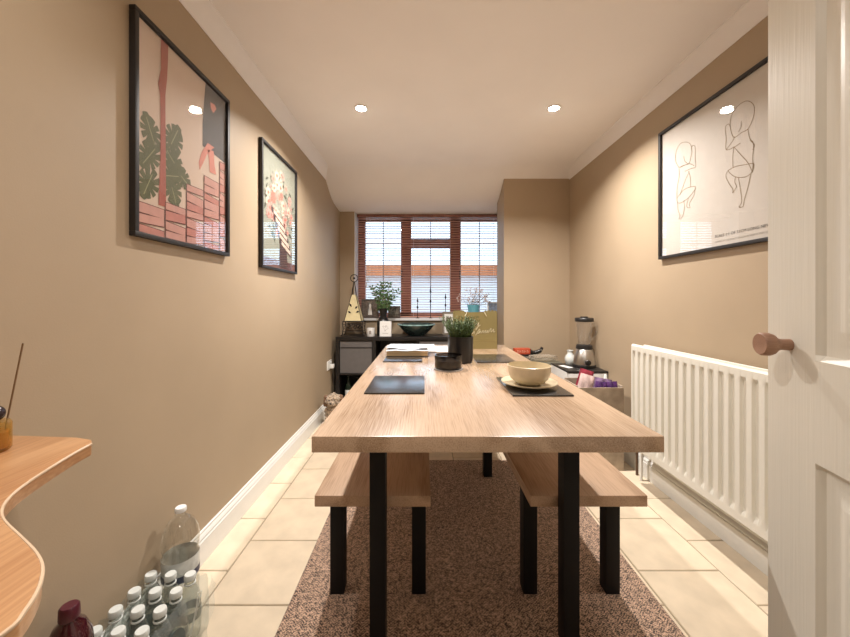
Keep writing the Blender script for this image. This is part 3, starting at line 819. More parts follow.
sh.v += [(-b0, -b0 * .75, .156), (b0, -b0 * .75, .156), (b0, b0 * .75, .156), (-b0, b0 * .75, .156), (-b1, -b1, .425), (b1, -b1, .425), (b1, b1, .425), (-b1, b1, .425)]
for i in range(4): sh.face([i, (i + 1) % 4, 4 + (i + 1) % 4, 4 + i])
sh.face([4, 5, 6, 7])
sh.build('lamp_shade', M_shade, lp)
for sx in (-1, 1):
    for sy in (-1, 1):
        MB().tube([(sx * b0, sy * b0 * .75, .155), (sx * b1, sy * b1, .427), (sx * .004, sy * .004, .56)], 0.0035, 6).build('shade_bar', M_iron, lp)
MB().tube([(0.0 + .038 * math.cos(a * PI / 10), 0, .60 + .038 * math.sin(a * PI / 10)) for a in range(20)], 0.004, 6, closed=True).build('finial_ring', M_iron, lp, smooth=50)
MB().ball((0, 0, .60), .012, 10, 8).build('finial_bead', M_iron, lp, smooth=50)
mo_ = MB()
for x, z, s, a in ((-.015, .30, .045, 2.2), (.018, .28, .04, .8), (-.02, .235, .04, 2.6), (.03, .24, .04, .5)):
    y = -(b0 * .75 + (b1 - b0 * .75) * (z - .156) / .269) - .006
    d = (math.cos(a), 0, math.sin(a))
    mo_.leaf((x, y, z), d, (0, -1, 0), s, .022, 0.0)
mo_.build('leaf_motif', M_iron, lp)

def photo_frame(name, label, loc, w, h, mf, mpic, lean=0.12, rotz=0.0, border=0.018, shape=None):
    t = thing(name, label, 'photo frame', loc, rotz)
    t.rotation_euler = (-lean, 0, rotz)
    W = w / 2
    MB().box(-W, W, 0, 0.014, h - border, h).build('frame_rail', mf, t, bevel=.0015)
    MB().box(-W, W, 0, 0.014, 0, border).build('frame_rail', mf, t, bevel=.0015)
    MB().box(-W, -W + border, 0, 0.014, border, h - border).build('frame_stile', mf, t)
    MB().box(W - border, W, 0, 0.014, border, h - border).build('frame_stile', mf, t)
    MB().box(-W + border, W - border, 0.006, 0.012, border, h - border).build('photo', mpic, t)
    MB().box(-W + border, W - border, 0.002, 0.004, border, h - border).build('glass_pane', M_glass, t)
    if shape:
        mb = MB()
        for p in shape[0]: mb.flat(p, 0.0055)
        mb.build('photo_figure', shape[1], t, norm=False)
    MB().prism([(0.014, h * .7), (0.055, math.tan(lean) * .055 + 0.002), (0.058, math.tan(lean) * .055 + 0.002), (0.014, h * .75)], 'x', -.012, .012).build('easel_leg', mf, t)
    return t
SZ = 0.897
M_taupe = mat('taupe_frame', (0.10, 0.075, 0.06), 0.5, noise=0.2)
M_sepia = mat('sepia_photo', (0.13, 0.10, 0.08), 0.4, noise=0.4, nscale=40)
photo_frame('photo_frame', 'taupe photo frame with a pale standing figure beside the lamp', (-0.607, 3.86, SZ + .002), 0.195, 0.215, M_taupe, M_sepia, 0.14,
            shape=([[(-.02, .035), (.025, .035), (.02, .09), (.012, .12), (.012, .15), (0, .165), (-.012, .15), (-.01, .12), (-.016, .09)]], M_paper))
photo_frame('photo_frame', 'small brown photo frame on the sill right of the leafy vase', (-0.335, 3.86, SZ + .002), 0.135, 0.135, M_taupe, mat('dark_photo', (0.12, 0.11, 0.09), 0.4, noise=0.7, nscale=45), 0.14)
photo_frame('photo_frame', 'narrow grey wooden photo frame with white mount on the shelf unit', (0.262, 3.66, KZ + .002), 0.13, 0.245, mat('grey_wood_frame', (0.19, 0.155, 0.12), 0.6, noise=0.2), M_paper, 0.1, border=.02,
            shape=([[(-.026, .06), (.026, .06), (.026, .185), (-.026, .185)]], M_sepia))
photo_frame('photo_frame', 'white photo frame with blue picture at the right of the sill', (0.765, 3.845, SZ + .002), 0.13, 0.185, M_sill, mat('blue_photo', (0.22, 0.33, 0.52), 0.35, noise=0.5, nscale=30), 0.2, -0.35, border=.016)

vs = thing('leafy_vase', 'black bottle vase with leafy green stems on the shelf unit', 'vase', (-0.425, 3.60, KZ))
MB().lathe([(0, 0), (.060, 0), (.064, .006), (.066, .08), (.064, .15), (.050, .175), (.036, .19), (.034, .23), (.046, .265), (.047, .285), (.040, .285), (.030, .23), (.03, .02), (0, .02)], 28).build('vase', M_pot, vs, smooth=40)
st, le = MB(), MB()
for i in range(17):
    a = i * 2.4; L = R.uniform(.12, .24); out_ = R.uniform(.2, 1.1)
    p = [Vector((0.01 * math.cos(a), 0.01 * math.sin(a), .24)), Vector((.04 * math.cos(a), .03 * math.sin(a), .30)), Vector((L * out_ * math.cos(a) * .8, L * out_ * .45 * math.sin(a), .30 + L * (1.15 - .4 * out_)))]
    pts = smooth_path(p, 5); st.tube(pts, .0018, 4)
    for k in range(3, len(pts)):
        for s in (-1, 1):
            d = (pts[k] - pts[k - 1]).normalized(); sd = d.cross(Vector((0, 1, 0.3))).normalized()
            le.leaf(pts[k], d * .7 + sd * s * .8 + Vector((0, R.uniform(-.5, .5), 0)), (0, -1, .5), R.uniform(.035, .055), .018)
st.build('stems', M_stem, vs); le.build('leaves', M_leaf, vs)

c1 = thing('white_candle_cup', 'small white cup with grey mark in front of the iron lamp', 'candle cup', (-0.545, 3.53, KZ))
MB().lathe([(0, 0), (.038, 0), (.041, .004), (.041, .085), (.038, .085), (.037, .02), (0, .02)], 24).build('cup', M_paper, c1, smooth=40)
MB().box(-.012, .012, -.0425, -.0405, .025, .06).build('printed_mark', M_coast, c1)
c2 = thing('greeting_card', 'white greeting card with a grey heart wreath beside the black vase', 'card', (-0.392, 3.505, KZ + .001))
c2.rotation_euler = (-0.06, 0, 0)
MB().box(-.058, .058, 0, .0012, 0, .155).build('front_leaf', M_paper, c2)
MB().prism([(-.058, .0014), (.058, .0014), (.058, .05), (.056, .05), (.056, .0030), (-.058, .0030)], 'z', 0, .155).build('back_leaf', M_paper, c2)
hw = MB()
for i in range(22):
    a = 2 * PI * i / 22
    x = .026 * math.sin(a) ** 3; z = .085 + .0018 * (13 * math.cos(a) - 5 * math.cos(2 * a) - 2 * math.cos(3 * a) - math.cos(4 * a))
    hw.leaf((x, -.0006, z), (math.cos(a * 3), 0, math.sin(a * 3)), (0, -1, 0), .011, .006, 0)
hw.flat([(-.03, .03), (.03, .03), (.03, .034), (-.03, .034)], -.0006)
hw.build('printed_wreath', M_coast, c2, norm=False)

bwl = thing('glass_bowl', 'wide shallow teal bowl on the shelf unit', 'bowl', (-0.08, 3.63, KZ))
MB().lathe([(0, 0), (.085, 0), (.088, .006), (.110, .022), (.160, .070), (.200, .118), (.196, .121), (.155, .078), (.105, .032), (0, .02)], 48).build('body', M_teal, bwl, smooth=40)
MB().lathe([(.196, .1215), (.2005, .118), (.2005, .112), (.1995, .1115), (.1965, .1225)], 48, close=True).build('rim', M_tealin, bwl, smooth=40)

def candlestick(x, h, label):
    t = thing('candlestick', label, 'candlestick', (x, 3.86, SZ), group='thin candlesticks on the sill')
    MB().lathe([(0, 0), (.022, 0), (.022, .003), (.006, .008), (.0035, .012), (.0035, h * .48), (.009, h * .50), (.009, h * .53), (.0045, h * .56), (.0035, h * .60), (.0035, h * .80), (0, h * .80)], 14).build('stem', M_iron, t, smooth=50)
    MB().ball((0, 0, h * .53), (.011, .011, .016), 10, 8).build('bead', M_iron, t, smooth=50)
    MB().lathe([(0, h * .80), (.008, h * .80), (.011, h * .84), (.007, h * .88), (.003, h), (0, h)], 12).build('spike_cup', M_iron, t, smooth=50)
candlestick(-0.072, .228, 'shortest thin dark candlestick on the window sill')
candlestick(0.073, .355, 'tallest thin dark candlestick on the window sill')
candlestick(0.241, .275, 'thin dark candlestick on the sill behind the narrow photo frame')

fp = thing('flower_pot', 'blue pot of airy white flowers on the sill behind the gift bag', 'plant', (0.555, 3.872, SZ))
MB().lathe([(0, 0), (.052, 0), (.066, .13), (.070, .13), (.070, .15), (.063, .15), (.058, .03), (0, .03)], 24).build('pot', mat('turquoise_pot', (0.16, 0.48, 0.58), 0.4), fp, smooth=40)
fs, ff = MB(), MB()
for i in range(60):
    a = R.uniform(0, 2 * PI); r = .20 * math.sqrt(R.random()); z = .17 + .19 * R.random() * (1.15 - r / .3)
    tip = Vector((r * math.cos(a), max(-.05, min(.02, r * .3 * math.sin(a))), z))
    fs.tube(smooth_path([(0.02 * math.cos(a), .02 * math.sin(a), .12), (tip.x * .4, tip.y * .4, z * .75), tip], 3), .0009, 3)
    for k in range(4):
        c = tip + Vector((R.uniform(-.02, .02), R.uniform(-.012, .012), R.uniform(-.02, .02)))
        ff.ball(c, R.uniform(.004, .0075), 6, 4)
fs.build('stems', M_stem, fp); ff.build('blossom', mat('white_blossom', (0.80, 0.70, 0.68), 0.8), fp)

# ------------------------------------------------------------------ radiator
rd = thing('radiator', 'white double panel convector radiator on the right wall', 'radiator', (1.25, 2.083, 0.215))
RH, RL, RP = 0.62, 1.10, 0.0502
def rad_panel(y_sign_front):
    mb = MB()
    zs = [0, .006, .035, .040, .060, .085, .2, .31, .42, .535, .560, .578, .585, .612, RH]
    n = int(RL / RP)
    us = []
    for i in range(n):
        s = i * RP + 0.0275 - RP / 2
        for k in (0, .22, .30, .36, .64, .70, .78): us.append(s + k * RP)
    us = [0, .002] + [u for u in us if u > .004] + [RL]
    def hgt(u, z):
        k = ((u - 0.0275 + RP / 2) / RP) % 1.0
        g = min(max((abs(k - .5) - .14) / .10, 0), 1)       # 0 inside the groove, 1 on the rib
        e = min(max((z - .040) / .03, 0), 1) * min(max((.585 - z) / .02, 0), 1)
        d = (1 - g) * e * .014
        if u <= 0 or u >= RL or z <= 0 or z >= RH: d += .006
        return d
    b = len(mb.v)
    for u in us:
        for z in zs: mb.v.append((hgt(u, z), -u, z))
    nz = len(zs)
    for i in range(len(us) - 1):
        for j in range(nz - 1):
            a = b + i * nz + j
            mb.face([a, a + 1, a + nz + 1, a + nz])
    return mb
rad_panel(1).build('front_panel', M_rad, rd, smooth=30)
MB().box(0.010, 0.016, -RL, 0, 0.0, RH).build('front_backing', M_rad, rd)
MB().box(0.072, 0.086, -RL, -.002, 0.0, RH - .004).build('rear_panel', M_rad, rd, bevel=.004)
fn = MB()
for i in range(43): fn.box(0.018, 0.070, -.03 - i * .0248 - .0008, -.03 - i * .0248, .03, RH - .03)
fn.build('convector_fins', M_rad, rd)
for y in (-.0015, -RL):
    MB().box(.006, .080, y - .002, y, .04, RH - .04).build('end_plate', M_rad, rd)
for y in (-.2, -.9):
    MB().box(.086, .133, y - .02, y + .02, .12, RH - .1).build('wall_bracket', M_rad, rd)
for side, y0 in ((0, 0.0),):
    v = MB().tube([(.075, -.02, .03), (.075, .020, .03), (.075, .022, .02), (.075, .022, -.215)], .0085, 10).build('valve_pipe', M_white, rd, smooth=50)
    MB().lathe([(0, -.03), (.016, -.03), (.018, -.01), (.018, .02), (.014, .045), (0, .048)], 14, (.075, .022, .03)).build('valve_cap', M_white, v, smooth=40)
pb = MB().tube([(XR - .045, 2.17, 0.0), (XR - .045, 2.17, .5)], .008, 8).build('heating_pipe', mat('brown_pipe', (0.10, 0.055, 0.03), 0.5), None, smooth=50)
tag(pb, 'thin brown vertical pipe at the far end of the radiator', 'pipe')
MB().box(-.012, .053, -.012, .012, .2, .212).build('pipe_clip', M_bplas, pb, (XR - .053, 2.17, 0))

# ------------------------------------------------------------------ open door on the right
u = Vector((-0.2425, -0.9701)); nrm = Vector((-0.9701, 0.2425))
DW, DH, DT = 0.762, 1.98, 0.036
door = thing('door_1', 'open cream panelled door with a round wooden knob', 'door', (0.718 + u.x * DW, 0.72 + u.y * DW, 0.008), math.atan2(-u.y, -u.x))
door['kind'] = 'structure'
# local x: hinge -> leading edge, local +y: towards the camera
panels = [(0.115, 0.345, 0.20, 0.804), (0.415, 0.647, 0.20, 0.804), (0.115, 0.345, 0.985, 1.87), (0.415, 0.647, 0.985, 1.87)]
steps = [(0, 0), (0.010, -0.009), (0.022, -0.010), (0.030, -0.010), (0.052, -0.002), (0.056, -0.0015)]
def depth(x, z):
    for x0, x1, z0, z1 in panels:
        d = min(x - x0, x1 - x, z - z0, z1 - z)
        if d > 1e-6:
            for (a, ha), (b, hb) in zip(steps, steps[1:]):
                if d <= b + 1e-9: return ha + (hb - ha) * (d - a) / (b - a)
            return steps[-1][1]
    return 0.0
gx = sorted({0.0, DW} | {round(v, 4) for p in panels for s, _ in steps for v in (p[0] + s, p[1] - s)})
gz = sorted({0.0, DH} | {round(v, 4) for p in panels for s, _ in steps for v in (p[2] + s, p[3] - s)})
dm = MB()
for sgn in (1, -1):
    b = len(dm.v); k = len(gz)
    for x in gx:
        for z in gz: dm.v.append((x, (DT / 2 + depth(x, z)) * sgn - DT / 2, z))
    for i in range(len(gx) - 1):
        for j in range(k - 1):
            a = b + i * k + j
            dm.face([a, a + k, a + k + 1, a + 1])
dm.box(0, DW, -DT + .0115, -.0115, 0, DH)
ei = MB().box(DW - .0005, DW, -DT, 0, 0, DH)
dm.build('door_leaf', M_door, door, smooth=20)
MB().box(DW - .002, DW + .0005, -DT + .0004, -.0004, 0, DH).box(-.0005, .002, -DT + .0004, -.0004, 0, DH).box(0, DW, -DT + .0004, -.0004, DH - .002, DH + .0005).build('door_edge', M_door, door)
for sgn, yb in ((1, 0.0), (-1, -DT)):
    pr = [(0.011, 0.0), (0.011, .006), (.0105, .018), (.013, .026), (.020, .034), (.0225, .042), (.0225, .054), (.020, .058), (0, .0585)]
    mb = MB(); mb.lathe(pr, 24)
    mb.v = [(a, c * sgn * .84, b) for a, b, c in mb.v]
    mb.build('door_knob', M_knob, door, (DW - 0.058, yb, 1.006), smooth=40)
for z in (.2, 1.0, 1.75):
    MB().tube([(0.0, .006, z), (0.0, .006, z + .09)], .006, 8).build('hinge', M_steel, door, smooth=50)

# ------------------------------------------------------------------ far right corner: white cabinet, blender, boxes
cb = thing('low_cabinet', 'low white cabinet with black top under the blender', 'cabinet', (1.225, 2.60, 0))
MB().box(-.147, .157, .002, .33, 0, .553).build('body', M_wlam, cb, bevel=.003)
MB().box(-.139, .149, -.014, .002, .04, .545).build('door', M_wlam, cb, bevel=.002)
MB().box(-.147, .157, -.014, .33, .553, .565).build('top_board', M_bplas, cb, bevel=.002)
MB().box(.11, .12, -.028, -.014, .35, .45).build('handle', M_steel, cb, bevel=.002)
pc = MB().box(-.022, .022, -.055, .055, 0, .003).build('note_card', M_paper, None, (1.135, 2.76, .5652), 0.35)
tag(pc, 'small white card on the black cabinet top', 'card')

bd = thing('blender', 'glass jug blender with brushed steel base and black lid', 'blender', (1.288, 2.775, .565))
MB().lathe([(0, 0), (.088, 0), (.090, .012), (.086, .022), (0, .022)], 32).build('foot', M_bplas, bd, smooth=40)
MB().lathe([(.086, .022), (.085, .04), (.066, .135), (.060, .142), (0, .142)], 32).build('motor_base', M_steel, bd, smooth=40)
dl = MB().lathe([(0, 0), (.022, 0), (.020, .016), (0, .018)], 20)
dl.v = [(a, -c, b) for a, b, c in dl.v]
dl.build('dial', M_bplas, bd, (-.01, -.083, .045), smooth=40)
MB().lathe([(.060, .142), (.063, .146), (.060, .172), (.050, .180), (0, .180)], 32).build('collar', M_bplas, bd, smooth=40)
MB().lathe([(.044, .181), (.047, .20), (.056, .26), (.066, .365), (.063, .365), (.053, .26), (.044, .20), (.041, .186), (0, .186)], 32).build('jug', M_jar, bd, smooth=40)
MB().lathe([(0, .362), (.069, .362), (.071, .368), (.071, .385), (.066, .392), (.03, .394), (.028, .402), (0, .402)], 32).build('lid', M_bplas, bd, smooth=40)
MB().tube(smooth_path([(.060, -.01, .34), (.088, -.02, .335), (.092, -.02, .29), (.075, -.015, .235), (.054, -.01, .225)], 5), .008, 8).build('jug_handle', M_jar, bd, smooth=50)
MB().leaf((0, 0, .19), (1, 0, .3), (0, 0, 1), .03, .01).leaf((0, 0, .19), (-1, 0, .3), (0, 0, 1), .03, .01).build('blade', M_steel, bd)
wj = MB().lathe([(0, 0), (.030, 0), (.040, .02), (.042, .045), (.034, .07), (.022, .085), (.020, .10), (.026, .115), (.022, .115), (.016, .10), (0, .09)], 24).build('milk_jug', M_cap, None, (1.222, 2.888, .565), smooth=40)
tag(wj, 'small white jug behind the blender', 'jug')

bx = thing('snack_box', 'open marbled cardboard box standing in front of the white cabinet', 'box', (1.136, 2.22, 0))
hw_, hd, hh = .150, .20, .535
MB().box(-hw_, hw_, 0, .006, 0, hh).build('side_panel', M_card, bx); MB().box(-hw_, hw_, hd - .006, hd, 0, hh + .02).build('side_panel', M_card, bx)
MB().box(-hw_, -hw_ + .006, .006, hd - .006, 0, hh + .01).build('side_panel', M_card, bx); MB().box(hw_ - .006, hw_, .006, hd - .006, 0, hh + .01).build('side_panel', M_card, bx)
MB().box(-hw_ + .006, hw_ - .006, .006, hd - .006, .0, .40).build('packed_filler', M_card, bx)
def packet(loc, size, rot, m, label):
    w, h, d = size
    def f(u_, v_, s):
        x = (u_ - .5) * w; z = (v_ - .5) * h
        e = max(0.0, 1 - (2 * abs(u_ - .5)) ** 4) * max(0.0, 1 - (2 * abs(v_ - .5)) ** 4)
        return (x, s * d / 2 * e + .003 * math.sin(14 * u_ + 5 * v_), z)
    mb = MB().grid(lambda a, b: f(a, b, 1), 10, 8).grid(lambda a, b: f(a, b, -1), 10, 8)
    o = mb.build('snack_packet', m, None, loc, smooth=60); o.rotation_euler = rot
    return tag(o, label, 'packet', 'packets in the cardboard box')
M_pw = mat('white_pink_foil', (0.66, 0.50, 0.47), 0.25, noise=0.3, nscale=20)
M_pr = mat('crimson_foil', (0.25, 0.03, 0.05), 0.25, noise=0.5, nscale=25)
M_pp = mat('purple_foil', (0.085, 0.03, 0.14), 0.25, noise=0.6, nscale=25)
M_pl = mat('lilac_foil', (0.22, 0.14, 0.25), 0.25, noise=0.6, nscale=25)
packet((1.066, 2.285, .522), (.10, .17, .03), (-.12, .28, .0), M_pw, 'white and pink snack packet sticking out of the box')
packet((1.092, 2.36, .530), (.10, .19, .03), (-.08, .3, .0), M_pr, 'crimson snack packet leaning behind the white one')
packet((1.157, 2.262, .500), (.075, .13, .028), (-.05, .1, .0), M_pp, 'dark purple snack packet in the middle of the box')
packet((1.205, 2.335, .500), (.12, .14, .03), (-.08, .18, 0), M_pl, 'lilac snack packet in the box behind the purple ones')
packet((1.236, 2.262, .500), (.072, .13, .028), (-.05, -.08, 0), M_pp, 'purple snack packet nearest the radiator')
cn = MB().lathe([(0, 0), (.022, 0), (.006, .085), (0, .09)], 16).build('paper_cone', M_cap, None, (1.256, 2.39, .50), smooth=50)
tag(cn, 'pale pointed tube at the back corner of the snack box', 'tube')

# grey crate against the pillar, with a red box, a black handled tool and a clear bag
cr = thing('storage_crate', 'grey lidded crate standing against the pillar', 'crate', (1.00, 2.98, 0))
MB().box(-.16, .19, 0, .27, 0, .53).build('body', M_grey, cr, bevel=.006)
MB().box(-.17, .20, -.008, .278, .53, .556).build('lid', mat('grey_green_lid', (0.16, 0.155, 0.12), 0.5), cr, bevel=.004)
rb = thing('red_box', 'small red box with pale lettering on the crate', 'box', (0.895, 3.165, .6065), 0.1)
MB().box(-.072, .072, -.03, .03, 0, .052).build('carton', mat('red_card', (0.48, 0.075, 0.03), 0.5), rb, bevel=.002)
lt = MB()
for i, x in enumerate((-.045, -.022, .0, .022, .045)):
    lt.flat([(x - .007, .015), (x - .003, .015), (x - .003, .037), (x - .007, .037)], -.0306)
    lt.flat([(x - .003, .033 - .009 * (i % 2)), (x + .006, .033 - .009 * (i % 2)), (x + .006, .037 - .009 * (i % 2)), (x - .003, .037 - .009 * (i % 2))], -.0306)
    if i % 2 == 0: lt.flat([(x + .004, .015), (x + .008, .015), (x + .008, .028), (x + .004, .028)], -.0306)
lt.build('pale_lettering', mat('salmon_ink', (0.70, 0.32, 0.22), 0.6), rb, norm=False)
bb2 = thing('black_case', 'flat black case lying under the small red box', 'case', (0.90, 3.165, .556), 0.1)
MB().box(-.085, .095, -.05, .05, 0, .030).box(-.08, .09, -.047, .047, .033, .050).build('case_shell', M_bplas, bb2, bevel=.004)
MB().box(-.082, .092, -.0475, .0475, .030, .033).build('seam', M_coast, bb2)
kt = thing('hand_tool', 'black curved handle tool beside the small red box', 'tool', (1.035, 3.165, .622))
MB().tube(smooth_path([(-.06, 0, .005), (-.02, -.0, -.004), (.03, 0, .012), (.05, 0, .045)], 5), [.017] * 6 + [.019] * 5 + [.013] * 5, 10).build('handle', M_bplas, kt, smooth=50)
MB().tube([(-.062, 0, -.02), (-.062, 0, .03)], .012, 8).build('head', M_bplas, kt, smooth=50)
MB().ball((.035, -.012, .022), .005, 8, 6).build('rivet', M_steel, kt, smooth=50)
pbm = MB()
rq = random.Random(11)
pbm.ball((0, 0, .035), (.135, .045, .028), 22, 12, 0.16, rq)
po = pbm.build('plastic_bag', clear('crumpled_clear_bag', (0.88, 0.86, 0.82), 1.0, 0.12, 1.6, 0.16, (0.75, 0.68, 0.58)), None, (1.045, 3.045, .557))
tag(po, 'crumpled clear plastic bag on the grey crate', 'plastic bag')

# ------------------------------------------------------------------ left corner: socket, cable, plush toy
sk = thing('wall_socket', 'white double wall socket beside the dark shelf unit', 'socket', (XL, 3.40, 0.46))
MB().box(0, .010, -.073, .073, -.043, .043).build('face_plate', M_white, sk, bevel=.003)
for y in (-.045, .045):
    MB().box(.010, .014, y - .007, y + .007, .012, .028).build('switch', M_white, sk, bevel=.001)
pg = MB().box(.0105, .045, -.024, .024, -.03, .008).build('mains_plug', M_white, None, (XL, 3.425, 0.455), bevel=.004)
tag(pg, 'white plug in the double wall socket', 'plug')
cbm = MB().tube(smooth_path([(-.905, 3.425, .425), (-.903, 3.43, .33), (-.905, 3.50, .2), (-.908, 3.62, .12)], 6), .003, 6).build('power_cable', M_bplas, None, smooth=50)
tag(cbm, 'dark power cable hanging beside the shelf unit', 'cable')

pt = thing('plush_dog', 'curly beige and brown plush dog sitting by the skirting board', 'plush toy', (-0.795, 3.03, 0))
M_fur = mat('curly_beige_fur', (0.42, 0.32, 0.23), 0.95, noise=0.55, nscale=45, bump=1.0, bscale=140, sheen=0.5)
M_furd = mat('brown_fur', (0.22, 0.13, 0.08), 0.95, noise=0.4, nscale=45, bump=1.0, bscale=140)
rf_ = random.Random(5)
def curly(c, r, m, name, n=90, s=.016):
    mb = MB().ball(c, r, 16, 12, 0.05, rf_)
    for i in range(n):
        a = rf_.uniform(0, 2 * PI); z = rf_.uniform(-1, 1); q = math.sqrt(1 - z * z)
        mb.ball((c[0] + r[0] * q * math.cos(a), c[1] + r[1] * q * math.sin(a), c[2] + r[2] * z), s * rf_.uniform(.6, 1.1), 6, 4)
    return mb.build(name, m, pt, smooth=80)
curly((0, .02, .10), (.075, .07, .10), M_fur, 'body')
curly((0, -.01, .225), (.062, .06, .055), M_fur, 'head', 80, .013)
curly((0, -.068, .212), (.028, .026, .022), M_fur, 'muzzle', 20, .007)
for s in (-1, 1):
    curly((s * .066, 0, .215), (.020, .026, .048), M_furd, 'ear', 30, .010)
    curly((s * .05, -.075, .03), (.030, .055, .030), M_fur, 'leg', 30, .010)
    MB().ball((s * .022, -.064, .238), .006, 8, 6).build('eye', M_bplas, pt, smooth=60)
MB().ball((0, -.096, .218), (.009, .007, .007), 8, 6).build('nose', M_bplas, pt, smooth=60)

# ------------------------------------------------------------------ wavy wooden shelf at the near left
HS = 0.30; WZ = EYE - HS
edge_px = [(91.6, 443), (80, 449), (62.7, 459), (29, 480.4), (9.6, 496), (1.4, 509), (4.8, 520.5), (21.7, 537), (36, 552), (42, 566), (38.6, 585.5), (24, 609.7), (0, 634)]
ep = [((px - VX) * HS / (py - VY), HS * F / (py - VY)) for px, py in edge_px]
ep += [(-.40, .24), (-.46, .15), (-.54, .08), (-.62, .02)]
sp_ = smooth_path([(x, y, 0) for x, y in ep], 4)
poly = [(p.x, p.y) for p in sp_]
poly = [(XL, .02)] + [(XL, .768), (-.76, .755), (-.715, .742)] + poly
ws = thing('wavy_shelf', 'wavy edged wooden wall shelf at the near left', 'shelf', (0, 0, WZ))
M_shelf = wood('wavy_shelf_oak', (0.56, 0.31, 0.15), (0.40, 0.19, 0.08), 'y', 0.7, 0.3)
MB().prism(poly, 'z', -0.026, 0).build('board', M_shelf, ws, bevel=0.003, segs=2)
rim = MB().tube([(p.x, p.y, -0.0022) for p in sp_], 0.0024, 6).build('edge_highlight', mat('pale_highlight', (0.70, 0.52, 0.36), 0.3), ws, smooth=60)  # pale strip paints a highlight along the top of the shelf edge
for y in (.22, .60):
    MB().prism([(XL, -.026), (XL + .20, -.026), (XL + .20, -.034), (XL + .012, -.20), (XL, -.20)], 'y', y - .012, y + .012).build('bracket', M_white, ws)
df = thing('reed_diffuser', 'round amber glass reed diffuser with dark ball on the wavy shelf', 'reed diffuser', (-.857, .68, WZ))
MB().lathe([(0, 0), (.026, 0), (.030, .005), (.030, .054), (.027, .059), (.012, .060), (0, .060)], 28).build('glass_body', clear('amber_glass', (0.85, 0.62, 0.25), 1.0, 0.02, 1.5, 0.25, (0.55, 0.36, 0.10)), df, smooth=40)
MB().lathe([(0, .006), (.025, .006), (.026, .038), (0, .038)], 24).build('scented_oil', mat('amber_oil', (0.45, 0.24, 0.05), 0.2), df, smooth=40)
MB().ball((0.008, 0, .0755), .0165, 18, 12).build('stopper_ball', mat('dark_wood_ball', (0.03, 0.018, 0.02), 0.2), df, smooth=60)
for x, y in ((.042, .004), (-.03, .02), (-.035, -.02)):
    MB().tube([(x * .15, y * .15 + .017, .02), (x, y + .017, .212)], .0016, 5).build('reed', mat('tan_reed', (0.20, 0.115, 0.05), 0.7), df)

# ------------------------------------------------------------------ bottles on the floor
def small_bottle(x, y):
    b = thing('water_bottle', 'small clear water bottle with pale cap in the shrink-wrapped pack', 'bottle', (x, y, 0.001), group='water bottles in the shrink-wrapped pack')
    return b
pro = small_bottle(-.895, 1.13)
MB().lathe([(0, .004), (.022, 0), (.029, .006), (.031, .015), (.0315, .05), (.029, .056), (.0315, .062), (.0315, .095), (.029, .10), (.031, .106), (.030, .125), (.024, .150), (.0145, .170), (.0125, .176), (.0125, .190), (0, .190)], 20).build('body', M_pets, pro, smooth=50)
MB().lathe([(.0318, .064), (.0318, .093)], 20, close=True).build('paper_label', mat('teal_label', (0.24, 0.28, 0.26), 0.4, noise=0.35, nscale=60), pro, smooth=50)
MB().lathe([(0, .186), (.0165, .186), (.017, .189), (.0168, .200), (.0150, .2035), (0, .2035)], 20).build('cap', M_cap, pro, smooth=40)
MB().lathe([(.0145, .170), (.0165, .172), (.0165, .1755), (.0135, .176)], 18, close=True).build('neck_ring', M_cap, pro, smooth=40)
for j, y in enumerate((1.13, 1.0655, 1.001, .9365)):
    for i, x in enumerate((-.895, -.8305, -.766)):
        c = pro if i == j == 0 else copy_tree(pro)
        c.location = (x, y, .001)
        c['label'] = 'small capped water bottle, ' + ('wall side', 'middle', 'tile side')[i] + ' of the pack row ' + ('touching the large bottle', 'second from the large bottle', 'third from the large bottle', 'nearest the squash bottle')[j]
sw = MB()
n = 96
x0, x1, y0, y1 = -.931, -.728, .900, 1.166
def ring(t):
    per = 2 * ((x1 - x0) + (y1 - y0)); s = t * per
    a, b = x1 - x0, y1 - y0
    if s < a: return x0 + s, y0, 0, -1
    s -= a
    if s < b: return x1, y0 + s, 1, 0
    s -= b
    if s < a: return x1 - s, y1, 0, 1
    return x0, y1 - (s - a), -1, 0
levels = [(0.003, 0), (.05, .002), (.10, .001), (.14, -.001), (.165, -.004), (.185, -.012)]
for i in range(n):
    x, y, nx, ny = ring(i / n)
    for z, o_ in levels:
        w = .0025 * math.sin(i * 1.9 + z * 60) + o_
        w = min(w, .003)
        sw.v.append((x + nx * w, y + ny * w, z + (.006 * math.sin(i * 1.3) if z > .16 else 0)))
k = len(levels)
for i in range(n):
    j = (i + 1) % n
    for q in range(k - 1): sw.face([i * k + q, j * k + q, j * k + q + 1, i * k + q + 1])
wrap = thing('shrink_wrap', 'clear shrink wrap film around the pack of small bottles', 'plastic wrap', (0, 0, 0))
sw.build('film', M_film, wrap, smooth=70)
lb = MB()
cpt = [(.99 + .055 * math.cos(2 * PI * i / 24), .085 + .055 * math.sin(2 * PI * i / 24)) for i in range(24)]
lb.prism(cpt, 'x', x1 + .0045, x1 + .0055)
lb.build('printed_badge', mat('teal_badge', (0.02, 0.06, 0.075), 0.3, noise=0.3, nscale=20), wrap)
gs = MB()
for kx in range(7):
    gs.tube([(x1 + .0065, 1.045 + .012 * kx * math.cos(.2), .02 + .02 * kx), (x1 + .006, 1.06 + .010 * kx, .06 + .016 * kx), (x1 + .005, 1.10, .13 + .006 * kx)], .0009, 4)
gs.build('film_crease', M_cap, wrap)
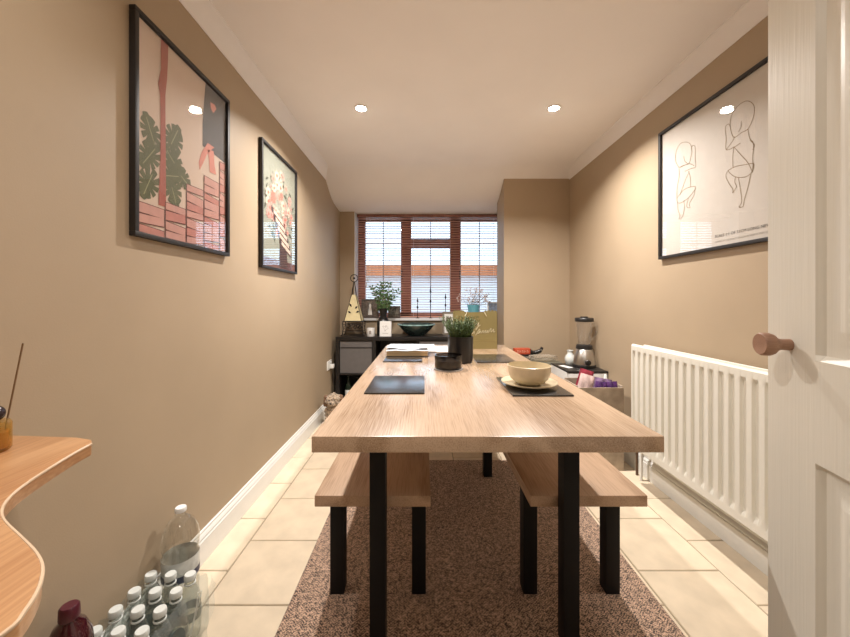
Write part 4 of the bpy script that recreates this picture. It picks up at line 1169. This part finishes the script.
fl_ = MB().grid(lambda u_, v_: (x1 + .006 + .05 * v_ * (1 - u_ * .6) + .006 * math.sin(9 * u_ + 3 * v_), 1.07 + .10 * u_, .004 + .17 * u_ * (1 - .5 * v_) + .05 * v_), 12, 8)
fl_.build('loose_film_end', M_film, wrap, smooth=70)

bb = thing('large_water_bottle', 'large clear water bottle with white cap behind the small bottle pack', 'bottle', (-.866, 1.228, .001))
MB().lathe([(0, .006), (.04, 0), (.051, .008), (.055, .03), (.056, .10), (.053, .11), (.056, .12), (.0565, .20), (.051, .212), (.0565, .226), (.0575, .255), (.053, .285), (.040, .312), (.024, .330), (.0155, .338), (.0145, .345), (.0145, .352), (0, .352)], 32).build('body', M_pet, bb, smooth=50)
MB().lathe([(.0568, .125), (.0572, .198)], 32, close=True).build('paper_label', mat('pale_label', (0.62, 0.63, 0.60), 0.4, noise=0.25, nscale=30), bb, smooth=50)
MB().lathe([(.0574, .127), (.0574, .150)], 32, close=True).build('navy_band', mat('navy_label', (0.02, 0.025, 0.07), 0.4, noise=0.3), bb, smooth=50)
MB().lathe([(0, .348), (.0175, .348), (.018, .351), (.0178, .360), (.016, .363), (0, .363)], 24).build('cap', M_paper, bb, smooth=40)

rbm = thing('squash_bottle', 'dark red squash bottle with maroon cap beside the water pack', 'bottle', (-.876, .852, .001))
M_mar = mat('maroon_liquid', (0.045, 0.006, 0.010), 0.08, noise=0.2, coat=0.6)
MB().lathe([(0, 0), (.040, 0), (.044, .006), (.045, .06), (.042, .11), (.045, .16), (.0455, .235), (.042, .268), (.030, .298), (.017, .312), (.016, .325), (0, .325)], 32).build('body', M_mar, rbm, smooth=50)
MB().lathe([(.0452, .10), (.0458, .20)], 32, close=True).build('paper_label', mat('wine_label', (0.16, 0.03, 0.05), 0.4, noise=0.3), rbm, smooth=50)
MB().lathe([(0, .314), (.020, .314), (.0205, .318), (.0195, .342), (.016, .346), (0, .346)], 24).build('cap', mat('maroon_cap', (0.075, 0.008, 0.017), 0.35), rbm, smooth=40)
